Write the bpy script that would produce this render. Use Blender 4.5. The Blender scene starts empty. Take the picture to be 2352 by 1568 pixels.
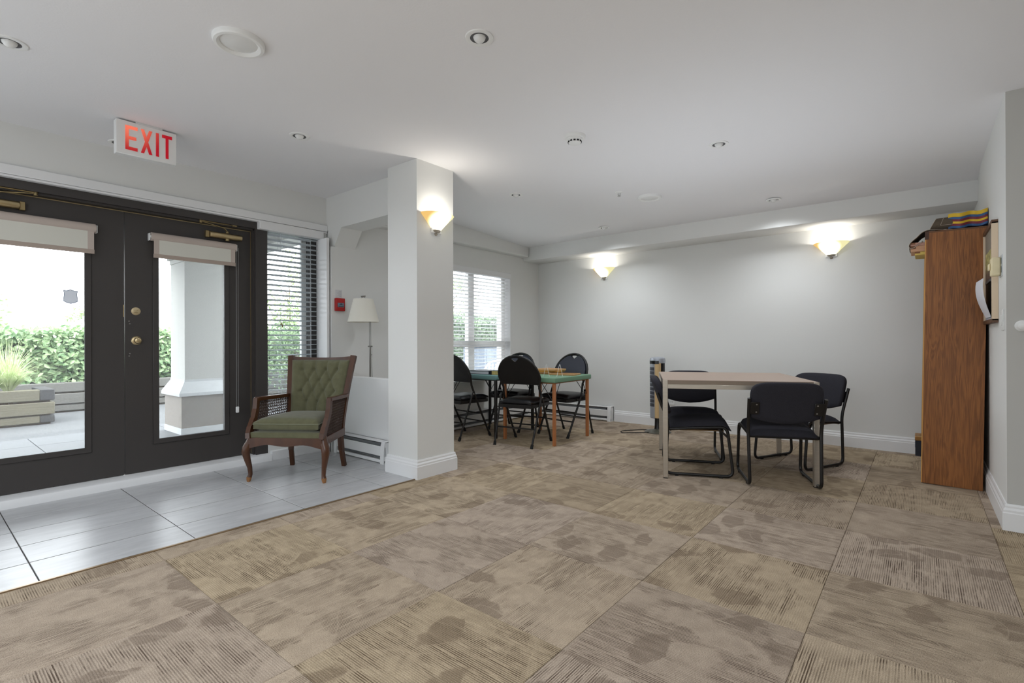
import bpy, bmesh, math, random
from mathutils import Vector, Matrix
random.seed(7)
PI = math.pi
sc = bpy.context.scene
COL = sc.collection
# ------------------------------------------------------------------ camera
cam = bpy.data.cameras.new('camera'); co = bpy.data.objects.new('camera', cam); COL.objects.link(co)
cam.sensor_width = 36.0; cam.lens = 1146.18 * 36 / 2352; cam.clip_start = 0.05; cam.clip_end = 200
yaw, pitch, roll = math.radians(39.3289), math.radians(0.0435), math.radians(0.2032)
fw = Vector((-math.sin(yaw)*math.cos(pitch), math.cos(yaw)*math.cos(pitch), math.sin(pitch)))
r0 = Vector((math.cos(yaw), math.sin(yaw), 0)); d0 = fw.cross(r0)
rt = r0*math.cos(roll) + d0*math.sin(roll); dn = -r0*math.sin(roll) + d0*math.cos(roll)
m = Matrix((rt, -dn, -fw)).transposed().to_4x4(); m.translation = Vector((0, 0, 1.05))
co.matrix_world = m
sc.camera = co
# ------------------------------------------------------------------ light, sky, exposure
sc.view_settings.view_transform = 'Standard'; sc.view_settings.look = 'None'
sc.view_settings.exposure = 0.48; sc.view_settings.gamma = 1.0; sc.view_settings.use_curve_mapping = False
w = bpy.data.worlds.new('overcast_sky'); sc.world = w; w.use_nodes = True
bg = w.node_tree.nodes['Background']; bg.inputs[0].default_value = (0.96, 0.98, 1.0, 1); bg.inputs[1].default_value = 6.2
sun = bpy.data.lights.new('sun', 'SUN'); sun.energy = 2.2; sun.angle = 0.03; sun.color = (1, 0.95, 0.85)
so = bpy.data.objects.new('sun', sun); COL.objects.link(so); so.rotation_euler = (math.radians(28), math.radians(20), 0)
def area(name, loc, size, energy, rot=(0, 0, 0), color=(1, 1, 1)):
    l = bpy.data.lights.new(name, 'AREA'); l.energy = energy; l.shape = 'RECTANGLE'; l.size, l.size_y = size; l.color = color
    o = bpy.data.objects.new(name, l); COL.objects.link(o); o.location = loc; o.rotation_euler = rot; return o
def lamp(name, loc, energy, rad, color=(1, 1, 1)):
    l = bpy.data.lights.new(name, 'POINT'); l.energy = energy; l.shadow_soft_size = rad; l.color = color
    o = bpy.data.objects.new(name, l); COL.objects.link(o); o.location = loc; return o
CW = (0.83, 0.91, 1.0)
area('lobby_left_fill', (-4.40, -1.5, 1.25), (2.0, 2.6), 7, (0, -PI/2, 0), CW)  # unseen fill lamp added at the left; no window is built there
area('lobby_end_fill', (-3.7, -2.6, 0.60), (1.4, 0.9), 9, (PI/2, 0, 0), CW)  # low fill added out of view for the half wall and column side
area('lobby_down_fill', (-0.2, -1.4, 2.40), (3.4, 1.8), 76, (0, 0, 0), CW)  # overhead fill added behind the camera, belongs to no fixture
area('lobby_up_fill', (-1.0, -1.8, 0.45), (2.6, 1.4), 27, (PI, 0, 0), CW)  # upward fill added behind the camera to brighten the near ceiling
area('room_up_fill', (-1.15, 3.6, 1.25), (2.3, 2.1), 7.4, (PI, 0, 0), CW)  # floating fill added in mid room to lift the far ceiling, no fixture
POT_FILL_W = 21.5

# ------------------------------------------------------------------ helpers
def s2l(c):
    return tuple((x/255/12.92 if x/255 <= 0.04045 else ((x/255+0.055)/1.055)**2.4) for x in c)
MATS = {}
def mat(name, rgb, rough=0.6, metal=0.0, spec=0.5, noise=None, bump=None, sheen=0.0, emit=None, emit_s=0.0):
    """rgb in 0-255 sRGB. noise=(scale xyz, amount) varies the colour. bump=(scale xyz, strength)"""
    m = bpy.data.materials.new(name); m.use_nodes = True
    nt = m.node_tree; b = nt.nodes['Principled BSDF']
    c = s2l(rgb)
    b.inputs['Base Color'].default_value = (*c, 1); b.inputs['Roughness'].default_value = rough
    b.inputs['Metallic'].default_value = metal; b.inputs['Specular IOR Level'].default_value = spec
    if sheen: b.inputs['Sheen Weight'].default_value = sheen
    if emit: b.inputs['Emission Color'].default_value = (*s2l(emit), 1); b.inputs['Emission Strength'].default_value = emit_s
    if noise or bump:
        tc = nt.nodes.new('ShaderNodeTexCoord')
    if noise:
        mp = nt.nodes.new('ShaderNodeMapping'); mp.inputs['Scale'].default_value = noise[0]
        n = nt.nodes.new('ShaderNodeTexNoise'); n.inputs['Scale'].default_value = 1; n.inputs['Detail'].default_value = 5
        mx = nt.nodes.new('ShaderNodeMix'); mx.data_type = 'RGBA'
        k = noise[1]
        mx.inputs[6].default_value = (*[x*(1-k) for x in c], 1); mx.inputs[7].default_value = (*[min(1, x*(1+k)) for x in c], 1)
        nt.links.new(tc.outputs['Object'], mp.inputs[0]); nt.links.new(mp.outputs[0], n.inputs['Vector'])
        nt.links.new(n.outputs['Fac'], mx.inputs[0]); nt.links.new(mx.outputs[2], b.inputs['Base Color'])
    if bump:
        mp2 = nt.nodes.new('ShaderNodeMapping'); mp2.inputs['Scale'].default_value = bump[0]
        n2 = nt.nodes.new('ShaderNodeTexNoise'); n2.inputs['Scale'].default_value = 1; n2.inputs['Detail'].default_value = 3
        bp = nt.nodes.new('ShaderNodeBump'); bp.inputs['Strength'].default_value = bump[1]; bp.inputs['Distance'].default_value = 0.005
        nt.links.new(tc.outputs['Object'], mp2.inputs[0]); nt.links.new(mp2.outputs[0], n2.inputs['Vector'])
        nt.links.new(n2.outputs['Fac'], bp.inputs['Height']); nt.links.new(bp.outputs[0], b.inputs['Normal'])
    MATS[name] = m
    return m

class NB:
    """small node-graph helper"""
    def __init__(s, name):
        s.m = bpy.data.materials.new(name); s.m.use_nodes = True; s.nt = s.m.node_tree
        s.b = s.nt.nodes['Principled BSDF']; s.out = s.nt.nodes['Material Output']; MATS[name] = s.m
    def n(s, t, **kw):
        x = s.nt.nodes.new(t)
        for k, v in kw.items(): setattr(x, k, v)
        return x
    def set(s, sock, v):
        if hasattr(v, 'is_output') or isinstance(v, bpy.types.NodeSocket): s.nt.links.new(v, sock)
        else: sock.default_value = v
    def math(s, op, a, b=None, c=None):
        x = s.n('ShaderNodeMath', operation=op); s.set(x.inputs[0], a)
        if b is not None: s.set(x.inputs[1], b)
        if c is not None: s.set(x.inputs[2], c)
        return x.outputs[0]
    def mix(s, f, a, b):
        x = s.n('ShaderNodeMix', data_type='RGBA'); s.set(x.inputs[0], f); s.set(x.inputs[6], a); s.set(x.inputs[7], b); return x.outputs[2]
    def ramp(s, f, lo, hi):
        x = s.n('ShaderNodeMapRange', interpolation_type='SMOOTHSTEP'); s.set(x.inputs[0], f); x.inputs[1].default_value = min(lo, hi); x.inputs[2].default_value = max(lo, hi)
        if lo > hi: x.inputs[3].default_value = 1.0; x.inputs[4].default_value = 0.0
        return x.outputs[0]
    def mapping(s, v, scale, loc=None):
        x = s.n('ShaderNodeMapping'); s.set(x.inputs[0], v); x.inputs['Scale'].default_value = scale
        if loc is not None: s.set(x.inputs['Location'], loc)
        return x.outputs[0]
    def noise(s, v, scale=1, detail=3, dist=0.0):
        x = s.n('ShaderNodeTexNoise'); s.set(x.inputs['Vector'], v); x.inputs['Scale'].default_value = scale; x.inputs['Detail'].default_value = detail; x.inputs['Distortion'].default_value = dist
        return x.outputs['Fac']
    def bump(s, h, strength, dist=0.003):
        x = s.n('ShaderNodeBump'); s.set(x.inputs['Height'], h); x.inputs['Strength'].default_value = strength; x.inputs['Distance'].default_value = dist
        s.nt.links.new(x.outputs[0], s.b.inputs['Normal'])
def L4(rgb): return (*s2l(rgb), 1)

class B:
    """mesh builder"""
    def __init__(s): s.bm = bmesh.new()
    def box(s, x0, x1, y0, y1, z0, z1, M=None, bev=0.0, seg=1):
        vs = [s.bm.verts.new((x, y, z)) for x in (x0, x1) for y in (y0, y1) for z in (z0, z1)]
        fs = [s.bm.faces.new([vs[i] for i in f]) for f in ((0, 1, 3, 2), (4, 6, 7, 5), (0, 4, 5, 1), (2, 3, 7, 6), (0, 2, 6, 4), (1, 5, 7, 3))]
        if bev:
            es = list({e for f in fs for e in f.edges})
            r = bmesh.ops.bevel(s.bm, geom=es, offset=bev, segments=seg, affect='EDGES', profile=0.5)
            vs = list({v for f in r['faces'] for v in f.verts} | {v for v in vs if v.is_valid})
        if M is not None: bmesh.ops.transform(s.bm, matrix=M, verts=vs)
        return s
    def bar(s, p0, p1, wx, wy, up=(0, 0, 1), bev=0.0):
        p0, p1 = Vector(p0), Vector(p1); d = (p1-p0); L = d.length; z = d.normalized()
        u = Vector(up); x = u.cross(z)
        if x.length < 1e-4: x = Vector((1, 0, 0)).cross(z)
        x.normalize(); y = z.cross(x)
        M = Matrix((x, y, z)).transposed().to_4x4(); M.translation = p0
        return s.box(-wx/2, wx/2, -wy/2, wy/2, 0, L, M, bev)
    def tube(s, pts, r, n=8, closed=False, cap=True):
        pts = [Vector(p) for p in pts]; N = len(pts)
        rs = r if isinstance(r, (list, tuple)) else [r]*N
        rings = []; prev = None
        for i, p in enumerate(pts):
            a = pts[(i-1) % N] if (closed or i > 0) else p
            c = pts[(i+1) % N] if (closed or i < N-1) else p
            t = (c-a).normalized()
            if prev is None:
                u = Vector((0, 0, 1)) if abs(t.z) < 0.9 else Vector((1, 0, 0))
                x = u.cross(t).normalized()
            else:
                x = (prev - t*prev.dot(t)).normalized()
            prev = x; y = t.cross(x)
            rings.append([s.bm.verts.new(p + (x*math.cos(2*PI*k/n) + y*math.sin(2*PI*k/n))*rs[i]) for k in range(n)])
        for i in range(N if closed else N-1):
            A, C = rings[i], rings[(i+1) % N]
            for k in range(n): s.bm.faces.new((A[k], A[(k+1) % n], C[(k+1) % n], C[k]))
        if cap and not closed:
            s.bm.faces.new(rings[0][::-1]); s.bm.faces.new(rings[-1])
        return s
    def lathe(s, prof, n=24, M=None, a0=0.0, a1=2*PI, sx=1.0, sy=1.0):
        full = abs(a1-a0-2*PI) < 1e-6; K = n if full else n+1
        rings = []; allv = []
        for r, z in prof:
            if r < 1e-6:
                v = s.bm.verts.new((0, 0, z)); rings.append([v]); allv.append(v)
            else:
                rg = [s.bm.verts.new((sx*r*math.cos(a0+(a1-a0)*k/n), sy*r*math.sin(a0+(a1-a0)*k/n), z)) for k in range(K)]
                rings.append(rg); allv += rg
        for i in range(len(rings)-1):
            A, C = rings[i], rings[i+1]
            for k in range(n):
                k2 = (k+1) % K if full else k+1
                if len(A) == 1 and len(C) == 1: continue
                if len(A) == 1: s.bm.faces.new((A[0], C[k2], C[k]))
                elif len(C) == 1: s.bm.faces.new((A[k], A[k2], C[0]))
                else: s.bm.faces.new((A[k], A[k2], C[k2], C[k]))
        if M is not None: bmesh.ops.transform(s.bm, matrix=M, verts=allv)
        return s
    def prism(s, poly, h0, h1, M=None, bev=0.0):
        """poly in XY extruded along Z from h0 to h1"""
        a = [s.bm.verts.new((x, y, h0)) for x, y in poly]; c = [s.bm.verts.new((x, y, h1)) for x, y in poly]
        n = len(poly)
        s.bm.faces.new(a[::-1]); s.bm.faces.new(c)
        for i in range(n): s.bm.faces.new((a[i], a[(i+1) % n], c[(i+1) % n], c[i]))
        if M is not None: bmesh.ops.transform(s.bm, matrix=M, verts=a+c)
        return s
    def grid(s, fn, nu, nv, flip=False):
        V = [[s.bm.verts.new(fn(i/nu, j/nv)) for j in range(nv+1)] for i in range(nu+1)]
        for i in range(nu):
            for j in range(nv):
                f = (V[i][j], V[i+1][j], V[i+1][j+1], V[i][j+1])
                s.bm.faces.new(f[::-1] if flip else f)
        return V
    def slab(s, fn, th, nu, nv):
        """closed sheet of thickness th under surface fn(u,v)->(point, normal)"""
        def top(u, v): return fn(u, v)[0]
        def bot(u, v): p, n = fn(u, v); return Vector(p) - Vector(n)*th
        T = s.grid(top, nu, nv); Bt = s.grid(bot, nu, nv, True)
        for i in range(nu):
            s.bm.faces.new((T[i+1][0], T[i][0], Bt[i][0], Bt[i+1][0])); s.bm.faces.new((T[i][nv], T[i+1][nv], Bt[i+1][nv], Bt[i][nv]))
        for j in range(nv):
            s.bm.faces.new((T[0][j], T[0][j+1], Bt[0][j+1], Bt[0][j])); s.bm.faces.new((T[nu][j+1], T[nu][j], Bt[nu][j], Bt[nu][j+1]))
        return s
    def mesh(s, name, m=None, ang=38, fix=True):
        if fix: bmesh.ops.recalc_face_normals(s.bm, faces=s.bm.faces[:])
        ca = math.radians(ang)
        for f in s.bm.faces: f.smooth = True
        for e in s.bm.edges:
            e.smooth = (len(e.link_faces) == 2 and e.calc_face_angle(0) < ca)
        me = bpy.data.meshes.new(name); s.bm.to_mesh(me); s.bm.free()
        if m is not None: me.materials.append(m)
        return me
def link(name, me, parent=None, loc=None, rot=None):
    o = bpy.data.objects.new(name, me); COL.objects.link(o)
    if parent is not None: o.parent = parent
    if loc is not None: o.location = loc
    if rot is not None: o.rotation_euler = rot
    return o
def ob(name, b, m, parent=None, loc=None, rot=None, ang=38, fix=True):
    return link(name, b.mesh(name, m, ang, fix), parent, loc, rot)
def tag(o, label=None, cat=None, group=None, kind=None):
    if label: o['label'] = label
    if cat: o['category'] = cat
    if group: o['group'] = group
    if kind: o['kind'] = kind
    return o
def thing(name, label, cat, loc=(0, 0, 0), rz=0.0, group=None):
    o = link(name, None, None, loc, (0, 0, rz)); return tag(o, label, cat, group)
def struct(name, b, m, label=None, cat=None, parent=None, **kw):
    o = ob(name, b, m, parent, **kw)
    if parent is None: tag(o, label, cat, None, 'structure')
    return o
def kids(o): return [c for c in bpy.data.objects if c.parent == o]
def dup(src, loc, rz, label, tree):
    c = src.copy(); COL.objects.link(c); c.location = loc; c.rotation_euler = (0, 0, rz); c['label'] = label
    def rec(node, par):
        for ch, sub in node:
            k = ch.copy(); COL.objects.link(k); k.parent = par; rec(sub, k)
    rec(tree, c); return c
def tree_of(o):
    return [(c, tree_of(c)) for c in kids(o)]
def arc(cx, cy, r, a0, a1, n):
    return [(cx+r*math.cos(a0+(a1-a0)*i/n), cy+r*math.sin(a0+(a1-a0)*i/n)) for i in range(n+1)]
def rrect(x0, x1, y0, y1, r, n=4):
    return arc(x1-r, y0+r, r, -PI/2, 0, n)+arc(x1-r, y1-r, r, 0, PI/2, n)+arc(x0+r, y1-r, r, PI/2, PI, n)+arc(x0+r, y0+r, r, PI, 1.5*PI, n)
def smooth_path(pts, rad, n=5):
    """polyline with rounded corners"""
    P = [Vector(p) for p in pts]; out = [P[0]]
    for i in range(1, len(P)-1):
        a, b, c = P[i-1], P[i], P[i+1]
        d1, d2 = (a-b), (c-b); r = min(rad, d1.length*.49, d2.length*.49)
        p0, p2 = b+d1.normalized()*r, b+d2.normalized()*r
        for k in range(n+1):
            t = k/n; out.append(p0*(1-t)**2 + b*2*t*(1-t) + p2*t*t)
    out.append(P[-1]); return out
XZ = Matrix(((1, 0, 0, 0), (0, 0, -1, 0), (0, 1, 0, 0), (0, 0, 0, 1)))       # (x,y,z)->(x,-z,y): poly in XZ, extruded along -Y
YZ = Matrix(((0, 0, 1, 0), (1, 0, 0, 0), (0, 1, 0, 0), (0, 0, 0, 1)))        # poly in YZ, extruded along +X

# ------------------------------------------------------------------ materials
wall_m = mat('wall_paint', (230, 230, 227), 0.75, bump=((60, 60, 60), 0.05))
wall_d = wall_m
ceil_m = mat('ceiling_paint', (240, 239, 240), 0.85, bump=((90, 90, 90), 0.12))
trim_m = mat('white_trim_paint', (238, 238, 238), 0.4)
white_pl = mat('white_plastic', (240, 240, 238), 0.45)
heater_m = mat('white_enamel', (236, 236, 235), 0.4)
dark_gap = mat('dark_recess', (40, 40, 42), 0.9)
grey_gap = mat('heater_fins', (120, 122, 124), 0.6, 0.3)
door_m = mat('charcoal_door_paint', (62, 58, 56), 0.5)
brass = mat('brass', (196, 176, 136), 0.30, 0.9, noise=((12, 12, 12), 0.25))
brass_d = mat('aged_brass', (160, 142, 104), 0.45, 0.85)
chrome = mat('chrome', (200, 200, 200), 0.2, 1.0)
black_m = mat('black_powder_coat', (22, 20, 19), 0.4)
vinyl_b = mat('black_vinyl', (15, 15, 18), 0.38, bump=((200, 200, 200), 0.1))
navy_f = mat('navy_fabric', (36, 40, 54), 0.6, noise=((300, 300, 300), 0.5))
blue_f = mat('blue_grey_fabric', (52, 51, 57), 0.95, spec=0.2, noise=((350, 350, 350), 0.5), bump=((400, 400, 400), 0.3))
rubber = mat('black_rubber', (20, 20, 20), 0.8)
bolt_m = mat('bolt_steel', (170, 168, 165), 0.35, 0.9)
steel = mat('brushed_steel', (196, 188, 176), 0.38, 0.85, noise=((4, 4, 60), 0.12))
laminate = mat('tan_laminate', (172, 150, 134), 0.45, noise=((8, 30, 8), 0.05))
lam_edge = mat('taupe_edge_band', (140, 124, 108), 0.5)
green_v = mat('green_vinyl', (112, 150, 122), 0.5, bump=((120, 120, 120), 0.1))
teal_v = mat('teal_vinyl', (112, 150, 148), 0.45, bump=((120, 120, 120), 0.1))
leg_wood = mat('orange_wood', (176, 112, 66), 0.5, noise=((30, 30, 3), 0.15))
velvet = mat('olive_velvet', (104, 103, 78), 0.95, spec=0.2, noise=((25, 25, 25), 0.25), sheen=0.25)
velvet_l = mat('olive_velvet_welt', (112, 113, 88), 0.9, sheen=0.3)
mahog = mat('mahogany', (78, 45, 23), 0.30, noise=((14, 14, 3), 0.55))
mahog_w = mat('worn_mahogany_foot', (150, 104, 62), 0.5, noise=((20, 20, 20), 0.3))
cane_m = mat('dark_cane', (64, 44, 34), 0.6)
shade_m = mat('lampshade_linen', (232, 228, 216), 0.9)
rollfab = mat('roller_shade_fabric', (194, 180, 170), 0.9, noise=((200, 200, 200), 0.04))
rollfab_l = mat('roller_shade_sheer', (218, 216, 205), 0.9)
rollhem = mat('roller_shade_hem', (178, 162, 150), 0.9)
slat_m = mat('blind_slat', (205, 212, 216), 0.5)
slat_w = mat('white_blind_slat', (236, 236, 236), 0.45)
red_pl = mat('red_pull_station', (176, 30, 28), 0.4)
grey_lab = mat('grey_label', (110, 125, 140), 0.5)
cream = mat('cream_plastic', (232, 218, 178), 0.5)
paper = mat('white_paper', (226, 226, 232), 0.8)
dkbrown = mat('dark_brown_felt', (92, 80, 66), 0.95, noise=((90, 90, 90), 0.25))
whiteedge = mat('pale_edge_stitch', (196, 182, 166), 0.8)
yel = mat('yellow_plastic', (222, 182, 40), 0.5); blu = mat('blue_plastic', (52, 92, 140), 0.5); mar = mat('maroon_plastic', (122, 40, 58), 0.5)
game_w = mat('game_board_wood', (188, 146, 96), 0.5, noise=((10, 60, 10), 0.15))
game_d = mat('game_board_dark_wood', (150, 110, 64), 0.5, noise=((10, 60, 10), 0.2))
peach = mat('peach_card', (196, 150, 116), 0.6); mustard = mat('mustard_card', (214, 186, 96), 0.6)
cover_n = mat('navy_cover', (34, 40, 52), 0.4); cover_b = mat('black_cover', (26, 25, 26), 0.5)
gold_m = mat('champagne_panel', (206, 176, 130), 0.4, 0.3)
silver = mat('silver_plastic', (176, 180, 188), 0.35, 0.4)
slit_m = mat('dark_grille_slot', (74, 76, 84), 0.5, 0.3)
gloss_b = mat('gloss_black_plastic', (22, 20, 22), 0.2)
base_m = mat('smoky_base', (84, 82, 72), 0.25)
timber_m = mat('weathered_timber', (103, 99, 84), 0.85, noise=((3, 3, 40), 0.3), bump=((3, 3, 60), 0.5))
timber_g = mat('grey_timber', (95, 94, 90), 0.85, noise=((3, 40, 40), 0.25), bump=((3, 40, 40), 0.5))
timber_d = mat('dark_timber_end', (61, 60, 61), 0.9, noise=((30, 30, 30), 0.25))
stucco = mat('pale_stucco', (173, 173, 169), 0.9, bump=((120, 120, 120), 0.3))
stucco_d = mat('taupe_stucco', (129, 123, 117), 0.9, bump=((120, 120, 120), 0.3))
flash_m = mat('column_flashing', (181, 184, 186), 0.5)
soil = mat('soil', (70, 58, 46), 1.0)
aggr = mat('exposed_aggregate', (81, 83, 85), 0.9, noise=((70, 70, 70), 0.35), bump=((90, 90, 90), 0.6))
paver_m = mat('patio_paver', (86, 89, 92), 0.7, noise=((14, 4, 4), 0.08))
glaze_b = mat('blue_glaze', (44, 62, 92), 0.2)
vinyl_w = mat('white_vinyl_frame', (238, 236, 234), 0.4)
slate = mat('slate_box', (96, 106, 120), 0.6)

# oak veneer
def oak(name, a, b_):
    q = NB(name); tc = q.n('ShaderNodeTexCoord').outputs['Object']
    v = q.mapping(tc, (14, 14, 0.9)); n1 = q.noise(v, 1.6, 4, 1.2)
    w_ = q.math('SINE', q.math('MULTIPLY', n1, 42.0)); fine = q.noise(q.mapping(tc, (260, 260, 7)), 1, 2)
    f = q.math('ADD', q.math('MULTIPLY', q.math('MULTIPLY_ADD', w_, 0.5, 0.5), 0.55), q.math('MULTIPLY', q.ramp(fine, 0.35, 0.7), 0.45))
    q.set(q.b.inputs['Base Color'], q.mix(f, L4(a), L4(b_))); q.b.inputs['Roughness'].default_value = 0.5
    return q.m
oak_m = oak('oak_veneer', (116, 68, 26), (160, 100, 46))
oak_e = mat('oak_edge_band', (206, 152, 82), 0.5, noise=((20, 20, 2), 0.12))

# carpet tile
def carpet(name):
    q = NB(name); tc = q.n('ShaderNodeTexCoord').outputs['Object']
    rnd = q.n('ShaderNodeObjectInfo').outputs['Random']
    off = q.n('ShaderNodeCombineXYZ'); q.set(off.inputs[0], q.math('MULTIPLY', rnd, 37.0)); q.set(off.inputs[1], q.math('MULTIPLY', rnd, 91.0)); q.set(off.inputs[2], q.math('MULTIPLY', rnd, 13.0))
    add = q.n('ShaderNodeVectorMath', operation='ADD'); q.set(add.inputs[0], tc); q.set(add.inputs[1], off.outputs[0]); v = add.outputs[0]
    r2 = q.math('FRACT', q.math('MULTIPLY', rnd, 7.31)); r3 = q.math('FRACT', q.math('MULTIPLY', rnd, 17.7))
    sep = q.n('ShaderNodeSeparateXYZ'); q.set(sep.inputs[0], tc)
    # yarn ribs, grouped in uneven dark runs broken along their length
    rib = q.math('MULTIPLY_ADD', q.math('SINE', q.math('MULTIPLY', sep.outputs[0], 2*PI/0.0080)), 0.5, 0.5)
    run = q.ramp(q.noise(q.mapping(v, (34, 1.3, 1)), 1, 4), 0.40, 0.62)
    dash = q.ramp(q.noise(q.mapping(v, (110, 9, 1)), 1, 3), 0.32, 0.52)
    patch = q.ramp(q.noise(q.mapping(v, (4.2, 4.2, 1)), 1, 4, 1.2), 0.36, 0.56)
    line = q.math('MULTIPLY', q.ramp(rib, 0.20, 0.80), q.math('MULTIPLY', dash, q.math('MULTIPLY_ADD', run, 0.5, 0.5)))
    line = q.math('MULTIPLY', line, q.math('MULTIPLY_ADD', patch, 0.75, 0.25))
    # leaf motif: soft dark and pale leaf silhouettes on curved stems
    wob = q.n('ShaderNodeTexNoise'); q.set(wob.inputs['Vector'], v); wob.inputs['Scale'].default_value = 9; wob.inputs['Detail'].default_value = 4
    wv = q.n('ShaderNodeVectorMath', operation='MULTIPLY_ADD'); q.set(wv.inputs[0], wob.outputs['Color']); wv.inputs[1].default_value = (0.11, 0.11, 0.0); q.set(wv.inputs[2], v)
    def leaves(sc, rotz, lo, hi):
        mp = q.n('ShaderNodeMapping'); q.set(mp.inputs[0], wv.outputs[0]); mp.inputs['Scale'].default_value = sc; mp.inputs['Rotation'].default_value = (0, 0, rotz)
        vo = q.n('ShaderNodeTexVoronoi'); vo.voronoi_dimensions = '2D'; q.set(vo.inputs['Vector'], mp.outputs[0]); vo.inputs['Scale'].default_value = 1
        dn_ = q.noise(q.mapping(v, (24, 24, 1)), 1, 3); c_ = q.n('ShaderNodeSeparateColor'); q.set(c_.inputs[0], vo.outputs['Color'])
        shp = q.math('SUBTRACT', 1.0, q.ramp(q.math('MULTIPLY_ADD', dn_, 0.30, q.math('SUBTRACT', vo.outputs['Distance'], 0.15)), lo, hi)); return shp, c_.outputs[0]
    s1, c1 = leaves((4.0, 6.4, 1), 0.5, 0.34, 0.46); s2, c2 = leaves((6.0, 3.6, 1), 0.3, 0.34, 0.46)
    soft = q.ramp(q.noise(q.mapping(v, (60, 5, 1)), 1, 3), 0.2, 0.5)
    dleaf = q.math('MULTIPLY', s1, q.math('GREATER_THAN', c1, 0.80)); lleaf = q.math('MULTIPLY', s2, q.math('LESS_THAN', c2, 0.30))
    vn = q.noise(q.mapping(v, (2.6, 2.6, 1)), 1, 1, 1.2)
    vine = q.math('SUBTRACT', 1.0, q.ramp(q.math('ABSOLUTE', q.math('SUBTRACT', vn, 0.5)), 0.004, 0.014))
    grain = q.noise(q.mapping(tc, (330, 330, 1)), 1, 2)
    mott = q.ramp(q.noise(q.mapping(v, (16, 16, 1)), 1, 5), 0.3, 0.7)
    tint = q.mix(r2, L4((198, 180, 162)), L4((202, 182, 152))); dark = q.mix(r2, L4((92, 76, 65)), L4((94, 77, 58)))
    leafc = q.mix(r2, L4((128, 112, 98)), L4((126, 108, 87)))
    tint = q.mix(q.math('MULTIPLY', mott, 0.35), tint, q.mix(0.5, tint, dark))
    tint = q.mix(q.math('MULTIPLY', r3, 0.30), tint, leafc)
    c = q.mix(q.math('MULTIPLY', line, q.math('SUBTRACT', 1.0, q.math('MULTIPLY', lleaf, 0.9))), tint, dark)
    c = q.mix(q.math('MULTIPLY', q.math('MULTIPLY', dleaf, soft), 0.62), c, leafc)
    c = q.mix(q.math('MULTIPLY', vine, 0.45), c, tint)
    c = q.mix(q.math('MULTIPLY', q.ramp(grain, 0.45, 0.66), 0.55), c, q.mix(0.62, c, (0.03, 0.022, 0.015, 1)))
    c = q.mix(q.math('MULTIPLY', q.ramp(grain, 0.46, 0.30), 0.35), c, q.mix(0.5, c, (0.72, 0.64, 0.54, 1)))
    q.set(q.b.inputs['Base Color'], c); q.b.inputs['Roughness'].default_value = 0.95; q.b.inputs['Specular IOR Level'].default_value = 0.15
    q.bump(q.math('ADD', q.math('SUBTRACT', rib, q.math('MULTIPLY', line, 0.6)), grain), 0.35, 0.003)
    return q.m
carpet_m = carpet('carpet_tile_pile')
def porcelain():
    q = NB('grey_porcelain'); tc = q.n('ShaderNodeTexCoord').outputs['Object']; rnd = q.n('ShaderNodeObjectInfo').outputs['Random']
    off = q.n('ShaderNodeCombineXYZ'); q.set(off.inputs[0], q.math('MULTIPLY', rnd, 31.0)); q.set(off.inputs[1], q.math('MULTIPLY', rnd, 57.0))
    add = q.n('ShaderNodeVectorMath', operation='ADD'); q.set(add.inputs[0], tc); q.set(add.inputs[1], off.outputs[0])
    n1 = q.noise(q.mapping(add.outputs[0], (22, 5, 1)), 1, 5, 0.8); n2 = q.noise(q.mapping(add.outputs[0], (5, 2, 1)), 1, 3)
    f = q.math('ADD', q.math('MULTIPLY', n1, 0.6), q.math('MULTIPLY', n2, 0.4))
    c = q.mix(q.ramp(f, 0.35, 0.66), L4((188, 188, 189)), L4((206, 206, 207)))
    c = q.mix(q.math('MULTIPLY', rnd, 0.25), c, L4((166, 166, 168)))
    q.set(q.b.inputs['Base Color'], c); q.b.inputs['Roughness'].default_value = 0.34; q.b.inputs['Specular IOR Level'].default_value = 0.5
    q.bump(q.noise(q.mapping(add.outputs[0], (60, 18, 1)), 1, 3), 0.05, 0.001); return q.m
tile_m = porcelain()
grout = mat('grout', (74, 72, 70), 0.9)
# glass
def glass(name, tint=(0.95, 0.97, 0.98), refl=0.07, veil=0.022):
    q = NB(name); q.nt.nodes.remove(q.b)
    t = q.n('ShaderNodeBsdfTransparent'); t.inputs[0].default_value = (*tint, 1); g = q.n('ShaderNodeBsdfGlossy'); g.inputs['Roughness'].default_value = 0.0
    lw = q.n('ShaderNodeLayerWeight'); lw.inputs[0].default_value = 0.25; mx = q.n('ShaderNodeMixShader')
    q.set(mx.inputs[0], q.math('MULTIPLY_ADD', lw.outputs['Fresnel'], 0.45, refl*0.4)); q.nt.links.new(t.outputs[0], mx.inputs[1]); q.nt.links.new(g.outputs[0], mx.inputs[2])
    tl = q.n('ShaderNodeBsdfTranslucent'); tl.inputs[0].default_value = (0.9, 0.95, 1.0, 1); m2 = q.n('ShaderNodeMixShader'); m2.inputs[0].default_value = veil  # veil mixes a milky haze into the glass over the view outside
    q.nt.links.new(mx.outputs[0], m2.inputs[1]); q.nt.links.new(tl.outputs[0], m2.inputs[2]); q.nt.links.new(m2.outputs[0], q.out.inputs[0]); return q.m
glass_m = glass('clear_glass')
guard_m = glass('clear_guard_plastic', (0.86, 0.88, 0.88), 0.15, 0.0)
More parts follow.
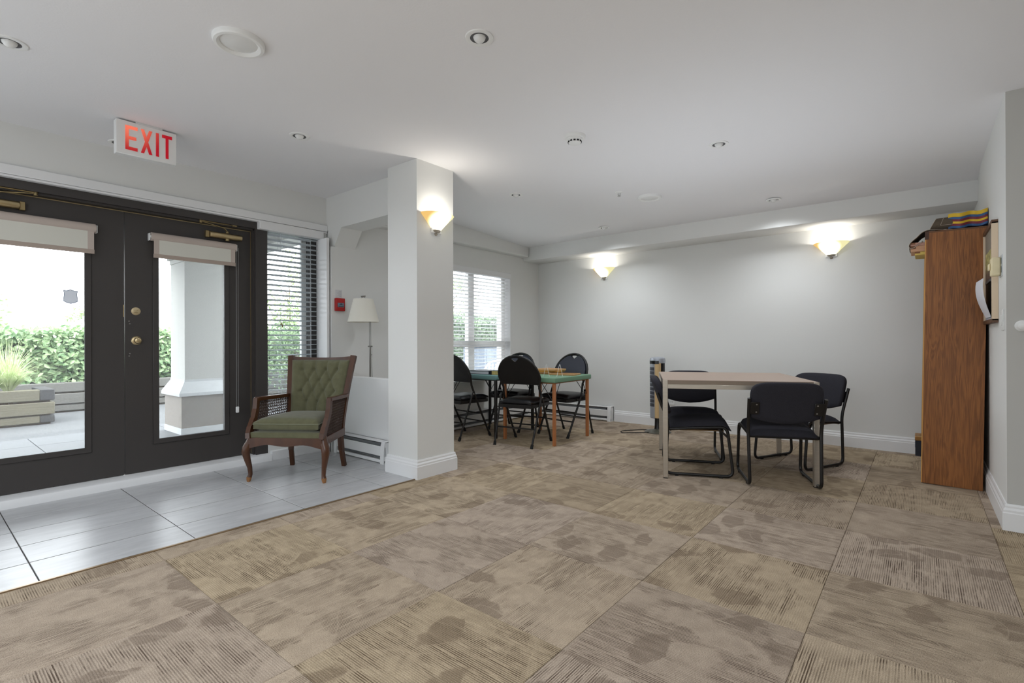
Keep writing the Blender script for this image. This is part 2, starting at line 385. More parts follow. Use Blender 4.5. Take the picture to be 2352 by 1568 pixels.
# leaves: colour varies over position
def leafmat(name, a, b_):
    q = NB(name); geo = q.n('ShaderNodeNewGeometry').outputs['Position']
    n = q.n('ShaderNodeTexWhiteNoise', noise_dimensions='3D'); sn = q.n('ShaderNodeVectorMath', operation='SNAP'); q.set(sn.inputs[0], geo); sn.inputs[1].default_value = (0.06, 0.06, 0.06)
    q.set(n.inputs['Vector'], sn.outputs[0]); q.set(q.b.inputs['Base Color'], q.mix(n.outputs['Value'], L4(a), L4(b_))); q.b.inputs['Roughness'].default_value = 0.45
    q.b.inputs['Transmission Weight'].default_value = 0.0
    tr = q.n('ShaderNodeBsdfTranslucent'); q.set(tr.inputs[0], q.mix(n.outputs['Value'], L4(a), L4(b_))); mx = q.n('ShaderNodeMixShader'); mx.inputs[0].default_value = 0.3
    q.nt.links.new(q.b.outputs[0], mx.inputs[1]); q.nt.links.new(tr.outputs[0], mx.inputs[2]); q.nt.links.new(mx.outputs[0], q.out.inputs[0]); return q.m
laurel_m = leafmat('laurel_leaf', (103, 138, 95), (173, 195, 148))
cedar_m = leafmat('cedar_leaf', (78, 103, 78), (129, 153, 111))
tree_m = leafmat('tree_leaf', (118, 148, 101), (175, 190, 138))
blade_m = leafmat('grass_blade', (157, 175, 120), (199, 209, 165))
bark = mat('bark', (110, 96, 80), 0.95)
# sconce glass: lit from inside, whiter towards the lamp, amber towards the rim
def sconce_glass():
    q = NB('lit_alabaster_glass'); tc = q.n('ShaderNodeTexCoord').outputs['Object']; s = q.n('ShaderNodeSeparateXYZ'); q.set(s.inputs[0], tc)
    d = q.n('ShaderNodeVectorMath', operation='DISTANCE'); q.set(d.inputs[0], tc); d.inputs[1].default_value = (0.015, 0.09, 0.045)
    f = q.ramp(d.outputs['Value'], 0.055, 0.125)
    side = q.ramp(s.outputs[0], 0.16, -0.10)
    rim = q.mix(side, (1.0, 0.62, 0.20, 1), (1.0, 0.93, 0.50, 1))
    col = q.mix(f, (1.0, 0.97, 0.86, 1), rim)
    st = q.math('MULTIPLY_ADD', q.math('SUBTRACT', 1.0, f), 2.2, 0.66)
    e = q.n('ShaderNodeEmission'); q.set(e.inputs[0], col); q.set(e.inputs[1], st)
    q.nt.links.new(e.outputs[0], q.out.inputs[0]); return q.m
sconce_m = sconce_glass()
def exit_m_():
    q = NB('lit_exit_letters'); tc = q.n('ShaderNodeTexCoord').outputs['Object']; d = q.n('ShaderNodeVectorMath', operation='DISTANCE'); q.set(d.inputs[0], tc); d.inputs[1].default_value = (0.03, -0.09, -0.02)
    f = q.ramp(d.outputs['Value'], 0.02, 0.20)
    e = q.n('ShaderNodeEmission'); q.set(e.inputs[0], q.mix(f, (0.95, 0.20, 0.12, 1), (0.40, 0.012, 0.022, 1))); e.inputs[1].default_value = 0.72
    q.nt.links.new(e.outputs[0], q.out.inputs[0]); return q.m
exit_m = exit_m_()
pot_in = mat('pot_baffle', (96, 96, 96), 0.5)
film_a, film_b = mat('sticker_border', (150, 162, 186), 0.6), mat('sticker_face', (238, 243, 252), 0.6)
bulb_m = mat('frosted_bulb', (236, 236, 234), 0.25)
diff_m = mat('speaker_diffuser', (232, 232, 230), 0.35)

# ------------------------------------------------------------------ room dimensions
WX, FX, RX, BY, LY = -4.50, -4.36, 0.366, 5.945, 3.875
def sst(t): t = max(0.0, min(1.0, t)); return t*t*(3-2*t)
def cz(x, y):  # height tilted and bent so the ceiling edges fit those in the image
    base = 2.46 - 0.0104*max(0.0, min(3.4, x+3.0))
    k = max(0.0, min(1.0, (x+4.4)/4.77)); y0 = 3.6 + 1.75*k
    return base - (0.086-0.02*k)*sst((y-y0)/(5.6-y0))
def cpt(x, y):
    """ceiling point from its estimate at z = 2.44"""
    for _ in range(4):
        k = (cz(x*1.0, y*1.0)-1.05)/1.39; X, Y = x*k, y*k
        k = (cz(X, Y)-1.05)/1.39; X, Y = x*k, y*k
    return X, Y, cz(X, Y)

# ------------------------------------------------------------------ floor, carpet tiles, porcelain tiles
b = B(); b.box(-4.60, 3.6, -3.4, 6.1, -0.10, -0.012); floor = struct('floor', b, grout, 'floor under the carpet and grey tiles', 'floor')
T = 0.6265; GX, GY = -0.325, 2.055
def tile_mesh(name, wx, wy, h, bev, m):
    b = B(); e = bev
    x, y = wx/2, wy/2
    lo = [b.bm.verts.new(p) for p in ((-x, -y, 0), (x, -y, 0), (x, y, 0), (-x, y, 0))]
    mi = [b.bm.verts.new(p) for p in ((-x, -y, h-e), (x, -y, h-e), (x, y, h-e), (-x, y, h-e))]
    hi = [b.bm.verts.new(p) for p in ((-x+e, -y+e, h), (x-e, -y+e, h), (x-e, y-e, h), (-x+e, y-e, h))]
    for A, C in ((lo, mi), (mi, hi)):
        for i in range(4): b.bm.faces.new((A[i], A[(i+1) % 4], C[(i+1) % 4], C[i]))
    b.bm.faces.new(hi)
    return b.mesh(name, m, 20)
full = tile_mesh('carpet_tile', T-0.0015, T-0.0015, 0.012, 0.0018, carpet_m)
def ctile(x0, x1, y0, y1, turn):
    if x1-x0 < 0.02 or y1-y0 < 0.02: return
    cx, cy = (x0+x1)/2, (y0+y1)/2
    if x1-x0 > T-0.003 and y1-y0 > T-0.003: me = full
    else:
        a, c = (x1-x0, y1-y0) if not turn else (y1-y0, x1-x0)
        me = tile_mesh('carpet_tile', a-0.0015, c-0.0015, 0.012, 0.0018, carpet_m)
    link('carpet_tile', me, floor, (cx, cy, -0.012), (0, 0, PI/2 if turn else 0))
for i in range(-7, 4):
    for j in range(-4, 7):
        x0, x1, y0, y1 = GX+i*T, GX+(i+1)*T, GY+j*T, GY+(j+1)*T
        turn = (i+j) % 2 == 0
        if y1 <= -0.4 or x0 > 1.5: continue
        rects = [(-2.995, 1.56, -0.46, 2.89), (-4.36, 1.56, 2.89, LY-0.005), (-4.36, RX-0.005, LY-0.005, BY)]
        segs = []
        for (a, c, d, e) in rects:
            X0, X1, Y0, Y1 = max(x0, a), min(x1, c), max(y0, d), min(y1, e)
            if X1-X0 > 0.02 and Y1-Y0 > 0.02: segs.append([X0, X1, Y0, Y1])
        # merge slices of one cell that share their x range
        if len(segs) == 2 and abs(segs[0][0]-segs[1][0]) < 1e-6 and abs(segs[0][1]-segs[1][1]) < 1e-6:
            segs = [[segs[0][0], segs[0][1], segs[0][2], segs[1][3]]]
        for sg in segs: ctile(*sg, turn)
b = B(); b.box(-2.995, 3.5, -3.3, -0.46, -0.012, 0.0); b.box(1.56, 3.5, -0.46, LY, -0.012, 0.0)
o = ob('carpet', b, carpet_m, floor)
b = B(); b.box(-4.50, -3.006, -1.5, 2.50, -0.012, 0.0012); b.box(-4.50, -3.35, 2.50, 2.69, -0.012, 0.0012); ob('grout_bed', b, grout, floor)
# porcelain tiles 0.30 x 0.61, long side along the door wall
xr = [-4.50, -4.185, -3.897, -3.600, -3.303, -3.006]
for a, c in zip(xr[:-1], xr[1:]):
    for k in range(-3, 5):
        y0, y1 = 0.38+0.6125*k, 0.38+0.6125*(k+1)
        yl = 2.70 if c < -3.35 else 2.50
        y1 = min(y1, yl)
        if y1-y0 < 0.03: continue
        if a > -3.65 and c < -3.2 and y1 > 2.3: link('floor_tile', tile_mesh('floor_tile', 0.252, 0.20-0.003, 0.015, 0.001, tile_m), floor, (-3.473, 2.60, -0.012))
        link('floor_tile', tile_mesh('floor_tile', c-a-0.007, y1-y0-0.005, 0.015, 0.001, tile_m), floor, ((a+c)/2, (y0+y1)/2, -0.012))
b = B(); b.box(-3.006, -2.990, -3.0, 2.50, -0.01, 0.006, bev=0.002); struct('trim_1', b, mat('edge_strip', (150, 128, 100), 0.35, 0.7), 'narrow metal edge strip between grey tiles and carpet', 'trim')

# ------------------------------------------------------------------ ceiling
b = B(); b.grid(lambda u, v: (-4.6+8.2*u, -3.4+9.5*v, cz(-4.6+8.2*u, -3.4+9.5*v)), 40, 76, True)
b.box(-4.75, 3.7, -3.5, 6.2, 2.66, 2.9)
struct('ceiling', b, ceil_m, 'white textured ceiling, tilted and bent to follow its image edges', 'ceiling', fix=False)

# ------------------------------------------------------------------ walls
b = B()
b.box(WX-0.25, WX, -3.4, 0.03, 0, 2.66); b.box(WX-0.25, WX, 0.03, 2.63, 2.125, 2.66); b.box(WX-0.25, WX, 2.07, 2.63, 0, 0.34); b.box(WX-0.25, WX, 2.565, 2.63, 0.34, 2.125)
b.box(WX-0.25, WX-0.1, -3.4, 6.1, 2.9, 5.5)
struct('wall_left', b, wall_m, 'pale grey wall around the double doors', 'wall')
b = B(); b.box(FX-0.25, FX, 2.60, 2.64, 0, 1.97); b.box(FX-0.25, FX, 2.64, 3.75, 0, 2.66); b.box(FX-0.25, FX, 5.29, 6.1, 0, 2.66); b.box(FX-0.25, FX, 3.75, 5.29, 0, 0.56); b.box(FX-0.25, FX, 3.75, 5.29, 1.985, 2.66)
struct('wall_far_left', b, wall_m, 'pale grey wall around the far window', 'wall')
b = B(); b.box(FX-0.2, RX+0.15, BY, BY+0.15, 0, 2.66); struct('wall_back', b, wall_m, 'long pale grey back wall with two lit sconces', 'wall')
b = B(); b.box(RX, RX+0.15, LY+0.002, BY+0.02, 0, 2.66)
struct('wall_right', b, wall_m, 'narrow pale grey wall behind the oak bookcase', 'wall')
b = B(); b.box(RX+0.001, 3.6, LY, LY+0.14, 0, 2.66); struct('wall_corridor', b, mat('grey_accent_paint', (196, 195, 190), 0.75, bump=((60, 60, 60), 0.05)), 'darker grey wall end at the right picture edge', 'wall')
b = B(); b.box(3.5, 3.62, -3.4, LY, 0, 2.66); struct('wall_lobby', b, wall_m, 'pale lobby wall behind the viewer', 'wall')
b = B(); b.box(-4.7, 3.6, -3.5, -3.38, 0, 2.66); struct('wall_rear', b, wall_m, 'pale rear wall behind the viewer', 'wall')
# column, beam, half wall, soffits
CX0, CX1, CY0, CY1 = -3.345, -2.985, 2.497, 2.882
b = B(); b.box(CX0, CX1, CY0, CY1, 0, 2.6); struct('column', b, wall_m, 'square pale grey column with a lit sconce', 'column')
b = B(); b.box(WX-0.05, CX0, 2.63, 2.86, 2.14, 2.6)
b.prism([(-4.47, 2.141), (-4.24, 2.141), (-4.362, 1.975), (-4.47, 1.975)], -2.859, -2.631, XZ)
struct('beam', b, wall_m, 'pale grey beam with angled haunch between column and door wall', 'beam')
b = B(); b.box(FX, CX0, 2.69, 2.79, 0, 0.725, bev=0.004); struct('wall_half', b, mat('half_wall_paint', (242, 242, 241), 0.5), 'low white half wall behind the armchair', 'wall')
b = B(); b.box(FX-0.02, -4.25, 2.861, 5.58, 2.235, 2.6, bev=0.02, seg=3); struct('beam_left', b, wall_m, 'shallow pale soffit above the far window', 'beam')
b = B(); b.box(FX-0.02, RX+0.01, 5.58, BY+0.01, 2.19, 2.6, bev=0.012, seg=2); struct('beam_back', b, wall_m, 'pale soffit running along the back wall', 'beam')

# ------------------------------------------------------------------ baseboards
def baseboard(name, path, label, out=1, h=0.145):
    """path: list of xy wall points; profile grows to the left of the path direction * out"""
    prof = [(0, 0), (0.020, 0), (0.020, h*0.66), (0.017, h*0.70), (0.017, h*0.78), (0.010, h*0.86), (0.010, h*0.93), (0.006, h), (0, h)]
    b = B(); P = [Vector((x, y)) for x, y in path]; n = len(P); rows = []
    for i in range(n):
        d1 = (P[i]-P[i-1]).normalized() if i > 0 else (P[1]-P[0]).normalized()
        d2 = (P[i+1]-P[i]).normalized() if i < n-1 else d1
        n1, n2 = Vector((-d1.y, d1.x))*out, Vector((-d2.y, d2.x))*out
        mi = (n1+n2); mi = mi/(mi.length_squared)*2
        rows.append([b.bm.verts.new((P[i].x+mi.x*o_, P[i].y+mi.y*o_, z)) for o_, z in prof])
    for i in range(n-1):
        for k in range(len(prof)-1): b.bm.faces.new((rows[i][k], rows[i+1][k], rows[i+1][k+1], rows[i][k+1]))
    b.bm.faces.new(rows[0]); b.bm.faces.new(rows[-1][::-1])
    return struct(name, b, trim_m, label, 'baseboard', ang=20)
baseboard('baseboard_back', [(-3.12, BY), (RX-0.02, BY)], 'white moulded baseboard along the back wall', -1)
baseboard('baseboard_right', [(RX, BY), (RX, LY), (1.6, LY)], 'white moulded baseboard turning the right wall corner', -1)
baseboard('baseboard_column', [(CX0+0.0, 2.69), (CX0, CY0), (CX1, CY0), (CX1, CY1), (CX0, CY1)], 'white moulded baseboard wrapping the column', -1)
baseboard('baseboard_far_left', [(FX, 2.80), (FX, 3.30)], 'white moulded baseboard behind the half wall', -1)
b = B(); b.prism([(-4.62, 0.0), (-4.468, 0.0), (-4.468, 0.040), (-4.476, 0.056), (-4.49, 0.062), (-4.62, 0.066)], -2.08, 0.9, XZ)
b.box(WX-0.01, -4.474, 2.08, 2.60, 0, 0.085, bev=0.004)
struct('baseboard_left', b, trim_m, 'white threshold step below the double doors', 'baseboard')
# white trim over doors
b = B(); b.box(WX-0.02, -4.476, -1.0, 2.63, 2.128, 2.190, bev=0.003); b.box(WX-0.03, -4.484, -1.0, 2.63, 2.112, 2.126)
struct('trim_2', b, trim_m, 'white header trim above the double doors', 'trim')
b = B(); b.box(WX-0.14, FX-0.012, 2.558, 2.586, 0.0, 2.05, bev=0.003); struct('trim_3', b, trim_m, 'white casing right of the blinds beside the doors', 'trim')

# ------------------------------------------------------------------ door frame and doors
b = B()
for (y0, y1) in ((0.03, 0.128), (1.968, 2.07)):
    b.box(-4.70, -4.525, y0, y1, 0.06, 2.055); 
b.box(-4.70, -4.525, 0.03, 2.07, 2.055, 2.122)
b.box(-4.66, -4.552, 0.115, 0.14, 0.06, 2.05); b.box(-4.66, -4.552, 1.956, 1.98, 0.06, 2.05); b.box(-4.66, -4.552, 0.115, 1.98, 2.040, 2.066)
struct('trim_4', b, door_m, 'charcoal frame around the double doors', 'door frame')
b = B(); b.box(-4.60, -4.5925, 0.14, 1.960, 2.030, 2.036); b.box(-4.60, -4.5925, 1.9535, 1.9605, 0.075, 2.034)
ws = struct('trim_5', b, brass, 'thin brass weatherstrip along the door head and right jamb', 'trim')
b = B()
for k in range(14): b.lathe([(0.0025, 0), (0.0018, 0.0012), (0, 0.0015)], 8, Matrix.Translation((-4.5925, 1.957, 0.2+k*0.135)) @ Matrix.Rotation(PI/2, 4, 'Y'))
ob('screw', b, brass_d, ws)

def door(name, y0, y1, gy0, gy1, label):
    z0, z1, gz0, gz1 = 0.070, 2.046, 0.300, 1.86
    XF, XB = -4.600, -4.645
    b = B()
    b.box(XB, XF, y0, gy0, z0, z1); b.box(XB, XF, gy1, y1, z0, z1); b.box(XB, XF, gy0, gy1, z0, gz0); b.box(XB, XF, gy0, gy1, gz1, z1)
    d = struct(name, b, door_m, label, 'door')
    b = B(); w_ = 0.032
    for (a, c, e, f) in ((gy0-w_, gy0+0.008, gz0-w_, gz1+w_), (gy1-0.008, gy1+w_, gz0-w_, gz1+w_), (gy0, gy1, gz0-w_, gz0+0.008), (gy0, gy1, gz1-0.008, gz1+w_)):
        b.box(XF-0.002, XF+0.010, a, c, e, f, bev=0.004)
    ob('glazing_moulding', b, door_m, d)
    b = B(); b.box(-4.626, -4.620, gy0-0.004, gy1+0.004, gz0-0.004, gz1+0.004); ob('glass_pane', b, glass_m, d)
    return d
dl = door('door_1', 0.140, 1.0465, 0.336, 0.825, 'left charcoal glazed door with shield sticker on its pane')
dr = door('door_2', 1.0525, 1.957, 1.258, 1.745, 'right charcoal glazed door with brass knob')
# brass knob, rose, screws
RXm = Matrix.Rotation(PI/2, 4, 'Y')
k = ob('door_knob', B().lathe([(0.0, 0.052), (0.012, 0.052), (0.020, 0.047), (0.0235, 0.036), (0.020, 0.026), (0.010, 0.020), (0.0085, 0.006), (0.0, 0.006)], 20, RXm), brass, dr, (-4.600, 1.122, 1.070))
ob('knob_rose', B().lathe([(0.0, 0.010), (0.022, 0.009), (0.031, 0.005), (0.034, 0.0)], 24, RXm), brass, k)
k = ob('deadbolt_plate', B().lathe([(0.0, 0.006), (0.026, 0.0055), (0.0295, 0.003), (0.030, 0.0)], 24, RXm), mat('pale_brass', (196, 178, 142), 0.4, 0.5), dr, (-4.600, 1.119, 1.292))
b = B(); b.lathe([(0.004, 0.0075), (0.004, 0.0)], 8, Matrix.Translation((0, -0.012, 0.006)) @ RXm); b.box(0, 0.008, 0.003, 0.012, 0.004, 0.008); b.box(0, 0.008, -0.012, 0.010, -0.012, -0.008)
ob('keyway', b, brass_d, k)
for z in (1.215, 1.196, 0.972, 0.954):
    ob('bolt', B().lathe([(0.0, 0.005), (0.004, 0.004), (0.0055, 0.0)], 10, RXm), bolt_m, dr, (-4.600, 1.077+(0.004 if z in (1.196, 0.972) else 0), z))
b = B(); b.box(-4.6005, -4.5985, 1.0405, 1.0465, 1.246, 1.336); ob('strike_plate', b, brass, dl)
# shield sticker on the left pane
pts = [(-0.040, 0.047), (-0.022, 0.044), (0, 0.052), (0.022, 0.044), (0.040, 0.047), (0.036, 0.020), (0.040, -0.032), (0.022, -0.044), (0, -0.050), (-0.022, -0.044), (-0.040, -0.032), (-0.036, 0.020)]
st = ob('shield_sticker', B().prism(pts, 0, 0.0008, YZ), film_a, dl, (-4.6198, 0.747, 1.378))
ob('sticker_face', B().prism([(x*0.9, y*0.9) for x, y in pts], -0.0006, 0.0012, YZ), film_b, st)
# closers
def closer(d, yc, sgn):
    b = B(); b.lathe([(0.0, -0.125), (0.022, -0.125), (0.025, -0.120), (0.025, 0.120), (0.022, 0.125), (0, 0.125)], 16, Matrix.Translation((-4.568, yc, 1.955)) @ Matrix.Rotation(PI/2, 4, 'X'))
    b.box(-4.599, -4.57, yc-0.11, yc+0.11, 1.935, 1.972)
    body = ob('closer_body', b, brass, d)
    b = B(); ye = yc-sgn*0.14; b.box(-4.600, -4.566, ye-0.014, ye+0.014, 1.928, 1.984, bev=0.003); ob('end_bracket', b, brass_d, body)
    b = B(); yb = yc+sgn*0.01
    b.lathe([(0.012, -0.006), (0.012, 0.006)], 12, Matrix.Translation((-4.565, yb, 1.986))); b.lathe([(0, -0.02), (0.016, -0.018), (0.016, 0.0)], 14, Matrix.Translation((-4.567, yb, 1.934)))
    ye = yc-sgn*0.20
    b.bar((-4.56, yb, 1.99), (-4.553, yc-sgn*0.02, 2.018), 0.014, 0.005); b.bar((-4.553, yc-sgn*0.02, 2.018), (-4.545, ye, 2.046), 0.014, 0.005)
    b.tube([(-4.545, ye, 2.052), (-4.55, yc-sgn*0.02, 2.052)], 0.0065, 8); b.tube([(-4.55, yc-sgn*0.02, 2.052), (-4.55, yc+sgn*0.06, 2.054)], 0.004, 8)
    b.lathe([(0, -0.018), (0.011, -0.018), (0.011, 0.012), (0.006, 0.022), (0, 0.024)], 12, Matrix.Translation((-4.545, ye, 2.050))); b.box(-4.553, -4.535, yc+sgn*0.06-0.018, yc+sgn*0.06+0.018, 2.043, 2.062, bev=0.003)
    ob('closer_arm', b, brass_d, d)
closer(dr, 1.742, 1); closer(dl, 0.36, -1)

# roller shades
def shade(y0, y1, ztop, zbot, label, chain):
    t = thing('roller_shade', label, 'shade', (-4.565, (y0+y1)/2, ztop), 0, 'roller shades on the doors'); L = (y1-y0)/2
    ob('roller', B().lathe([(0, -L), (0.031, -L), (0.033, -L+0.002), (0.033, L-0.002), (0.031, L), (0, L)], 24, Matrix.Rotation(PI/2, 4, 'X')), rollfab, t)
    b = B(); b.box(0.021, 0.0225, -L+0.015, L-0.012, zbot-ztop+0.030, -0.024); f = ob('fabric', b, rollfab_l, t)
    for (e0, e1) in ((-L+0.015, -L+0.05), (L-0.047, L-0.012)):
        b = B(); b.box(0.0205, 0.0230, e0, e1, zbot-ztop+0.030, -0.024); ob('side_band', b, rollfab, f)
    b = B(); b.box(0.0185, 0.0250, -L+0.012, L-0.009, zbot-ztop, zbot-ztop+0.031, bev=0.002); ob('hem_bar', b, rollhem, t)
    for s in (-1, 1):
        b = B(); b.box(-0.034, 0.012, s*(L+0.007)-0.004, s*(L+0.007)+0.004, -0.03, 0.026, bev=0.003); b.lathe([(0.014, -0.006), (0.014, 0.006)], 12, Matrix.Translation((0.0, s*(L+0.002), 0)) @ Matrix.Rotation(PI/2, 4, 'X')); ob('bracket', b, white_pl, t)
    if chain:
        b = B(); y = L+0.010
        for dx in (-0.007, 0.007):
            b.tube([(0.012, y+dx*1.2, 0.0), (0.004, y+dx, -0.3), (0.002, y+dx, chain)], 0.0017, 6)
        ob('bead_chain', b, mat('bead_chain', (150, 150, 148), 0.4), t)
        b = B(); b.box(-0.006, 0.012, y-0.012, y+0.012, chain-0.030, chain+0.022, bev=0.004); ob('chain_weight', b, white_pl, t)
    return t
shade(1.205, 1.818, 1.868, 1.705, 'roller shade wound up at top of the right door, bead chain hanging', -1.39)
shade(0.278, 0.874, 1.868, 1.685, 'roller shade wound up at top of the left door, above the shield sticker', None)

# ------------------------------------------------------------------ window beside the doors, with blinds
b = B(); dk = mat('dark_window_frame', (52, 50, 50), 0.5)
b.box(-4.70, -4.60, 2.07, 2.10, 0.34, 2.12); b.box(-4.70, -4.56, 2.505, 2.560, 0.34, 2.12); b.box(-4.70, -4.60, 2.07, 2.56, 0.34, 0.38); b.box(-4.70, -4.60, 2.07, 2.56, 2.08, 2.12)
w1 = struct('window_1', b, dk, 'tall narrow window with blinds right of the doors', 'window')
b = B(); b.box(-4.69, -4.655, 2.455, 2.505, 0.38, 2.08); ob('window_stile', b, white_pl, w1)
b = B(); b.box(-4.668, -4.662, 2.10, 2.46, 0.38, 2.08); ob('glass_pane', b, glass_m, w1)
def blind(name, label, x, y0, y1, ztop, zbot, m, pitch, tilt, valance, cords, group):
    t = thing(name, label, 'blinds', (x, (y0+y1)/2, ztop), 0, group); L = (y1-y0)/2
    b = B(); b.box(-0.028, 0.028, -L, L, -0.04, 0.0, bev=0.002); ob('headrail', b, m, t)
    if valance:
        b = B(); b.box(*valance, bev=0.004); ob('valance', b, m if m is slat_w else trim_m, t)
    b = B(); n = 5
    def f(u, v):
        xx = (u-0.5)*0.050; return (Vector((xx, (v-0.5)*2*(L-0.003), 0.004*(1-(2*u-1)**2))), Vector((0, 0, 1)))
    b.slab(f, 0.0022, 4, 1); me = b.mesh('slat', m, 50)
    z = -0.055
    while ztop+z > zbot+0.04:
        link('slat', me, t, (0, 0, z), (0, tilt, 0)); z -= pitch
    b = B(); b.box(-0.026, 0.026, -L, L, zbot-ztop, zbot-ztop+0.018, bev=0.003); ob('bottom_rail', b, m, t)
    b = B()
    for c in cords:
        for xx in (-0.026, 0.026): b.tube([(xx, c, -0.02), (xx, c, zbot-ztop+0.01)], 0.0011, 5)
    ob('ladder_cord', b, m, t)
    return t
bl = blind('venetian_blind', 'grey-white slatted blind beside the dark doors, wooden cord toggles', -4.548, 2.078, 2.556, 2.085, 0.36, slat_m, 0.0455, -0.20, (-0.03, 0.075, -0.335, 0.272, -0.035, 0.040), (-0.13, 0.16), 'slatted blinds on the windows')
b = B(); b.tube([(0.034, -0.13, -0.03), (0.034, -0.13, -0.86)], 0.001, 5); b.tube([(0.034, -0.118, -0.03), (0.034, -0.118, -0.88)], 0.001, 5); ob('pull_cord', b, slat_m, bl)
for yy, zz in ((-0.13, -0.86), (-0.118, -0.88)): ob('cord_toggle', B().lathe([(0, 0.012), (0.004, 0.012), (0.007, -0.012), (0, -0.013)], 10), mat('toggle_wood', (120, 100, 60), 0.5), bl, (0.034, yy, zz))

# far window
b = B()
b.box(FX-0.15, FX-0.10, 3.75, 5.29, 0.56, 0.60); b.box(FX-0.15, FX-0.10, 3.75, 5.29, 1.95, 1.985); b.box(FX-0.15, FX-0.10, 3.75, 3.81, 0.6, 1.95); b.box(FX-0.15, FX-0.10, 5.21, 5.29, 0.6, 1.95)
b.box(FX-0.15, FX-0.09, 4.555, 4.665, 0.6, 1.95); b.box(FX-0.15, FX-0.092, 3.81, 4.555, 0.985, 1.065); b.box(FX-0.15, FX-0.092, 4.665, 5.21, 0.985, 1.065)
w2 = struct('window_2', b, vinyl_w, 'white vinyl window with four panes in the far corner', 'window')
for (a, c) in ((3.80, 4.56), (4.66, 5.22)):
    for (e, f) in ((0.62, 0.99), (1.06, 1.93)):
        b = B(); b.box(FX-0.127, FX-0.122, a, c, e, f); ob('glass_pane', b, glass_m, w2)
b = B(); b.box(FX-0.10, FX+0.01, 3.75, 5.29, 0.55, 0.575, bev=0.004); ob('window_sill', b, trim_m, w2)
b = B(); b.box(FX-0.24, FX-0.001, 5.285, 5.2899, 0.56, 1.984); b.box(FX-0.24, FX-0.001, 3.7501, 3.755, 0.56, 1.984); b.box(FX-0.24, FX-0.001, 3.75, 5.29, 1.979, 1.9845); ob('reveal', b, trim_m, w2)
blind('venetian_blind', 'white slatted blind in the far corner window', FX-0.045, 3.76, 5.28, 1.975, 0.60, slat_w, 0.0455, -0.19, (0.02, 0.058, -0.775, 0.775, -0.062, 0.012), (-0.6, -0.15, 0.14, 0.44, 0.70), 'slatted blinds on the windows')

# ------------------------------------------------------------------ ceiling fixtures
pt = None
pots = [(-3.248, 0.314, 'recessed downlight cut by the left picture edge'), (-1.555, 1.671, 'largest whole recessed downlight, near the middle of the ceiling'), (-3.229, 1.693, 'recessed downlight between the exit sign and the column'),
        (-1.099, 3.653, 'recessed downlight right of the smoke detector'), (-2.956, 3.674, 'recessed downlight just right of the column top'), (-1.105, 5.378, 'recessed downlight beside the soffit, above the right sconce'),
        (-2.978, 5.416, 'recessed downlight beside the soffit, above the left back-wall sconce'), (-4.30, 0.955, 'recessed downlight half hidden behind the exit sign')]
def make_pot(lab, p):
    t = thing('recessed_light', lab, 'ceiling light', p, 0, 'recessed ceiling downlights')
    ob('trim_ring', B().lathe([(0.066, 0.002), (0.064, -0.005), (0.052, -0.007), (0.043, -0.004), (0.042, 0.004), (0.042, 0.0)], 32), white_pl, t)
    ob('baffle', B().lathe([(0.0425, -0.0035), (0.040, -0.001), (0.001, 0.001)], 28), pot_in, t)
    ob('bulb', B().lathe([(0, -0.024), (0.008, -0.0235), (0.018, -0.019), (0.026, -0.009), (0.029, 0.0)], 24), bulb_m, t)
    return t
src = None
for (x, y, lab) in pots:
    p = cpt(x, y)
    if 'behind' not in lab:
        l = bpy.data.lights.new('downlight', 'SPOT'); l.energy = POT_FILL_W if y > 2.5 else POT_FILL_W*0.33; l.spot_size = math.radians(150); l.spot_blend = 0.9; l.shadow_soft_size = 0.05; l.color = (0.90, 0.95, 1.0)  # added fill: the fixtures are unlit, this spot brightens the room below
        lo = bpy.data.objects.new('downlight', l); COL.objects.link(lo); lo.location = (p[0], p[1], p[2]-0.035)
    if src is None: src = make_pot(lab, p); tr = tree_of(src)
    else: dup(src, p, 0, lab, tr)
# disc lights / speakers
def disc(lab, p):
    t = thing('ceiling_disc_light', lab, 'ceiling light', p, 0, 'round white ceiling discs')
    ob('rim', B().lathe([(0.110, 0.004), (0.110, -0.014), (0.104, -0.022), (0.092, -0.024), (0.080, -0.016), (0.078, -0.006)], 40), white_pl, t)
    ob('diffuser', B().lathe([(0.082, -0.010), (0.06, -0.017), (0.03, -0.021), (0.0, -0.022)], 36), diff_m, t); return t
d1 = disc('large round white ceiling disc nearest the camera', cpt(-2.425, 0.983)); dup(d1, cpt(-2.015, 4.556), 0, 'round white ceiling disc far back beside the sprinkler', tree_of(d1))
# smoke detector
t = thing('smoke_detector', 'white domed smoke detector in mid ceiling', 'smoke detector', cpt(-1.805, 2.88))
ob('base', B().lathe([(0.072, 0.004), (0.072, -0.010), (0.066, -0.020), (0.056, -0.022), (0, -0.022)], 32), white_pl, t)
ob('dome', B().lathe([(0.054, -0.020), (0.053, -0.030), (0.046, -0.036), (0.042, -0.050), (0.030, -0.056), (0, -0.058)], 32), white_pl, t)
b = B()
for i in range(12): b.box(0.0435, 0.047, -0.007, 0.007, -0.047, -0.038, Matrix.Rotation(i*PI/6, 4, 'Z'))
ob('vent_slots', b, dark_gap, t)
# sprinkler
t = thing('fire_sprinkler', 'small ceiling sprinkler left of the far ceiling disc', 'sprinkler', cpt(-2.168, 4.227))
ob('escutcheon', B().lathe([(0.038, 0.003), (0.036, -0.004), (0.015, -0.010), (0.012, -0.012), (0, -0.012)], 24), white_pl, t)
b = B(); b.tube([(0.012, 0, -0.01), (0.012, 0, -0.025), (0, 0, -0.037)], 0.0025, 6); b.tube([(-0.012, 0, -0.01), (-0.012, 0, -0.025), (0, 0, -0.037)], 0.0025, 6); b.lathe([(0.015, -0.036), (0.015, -0.039), (0, -0.041)], 14)
ob('deflector', b, bolt_m, t)
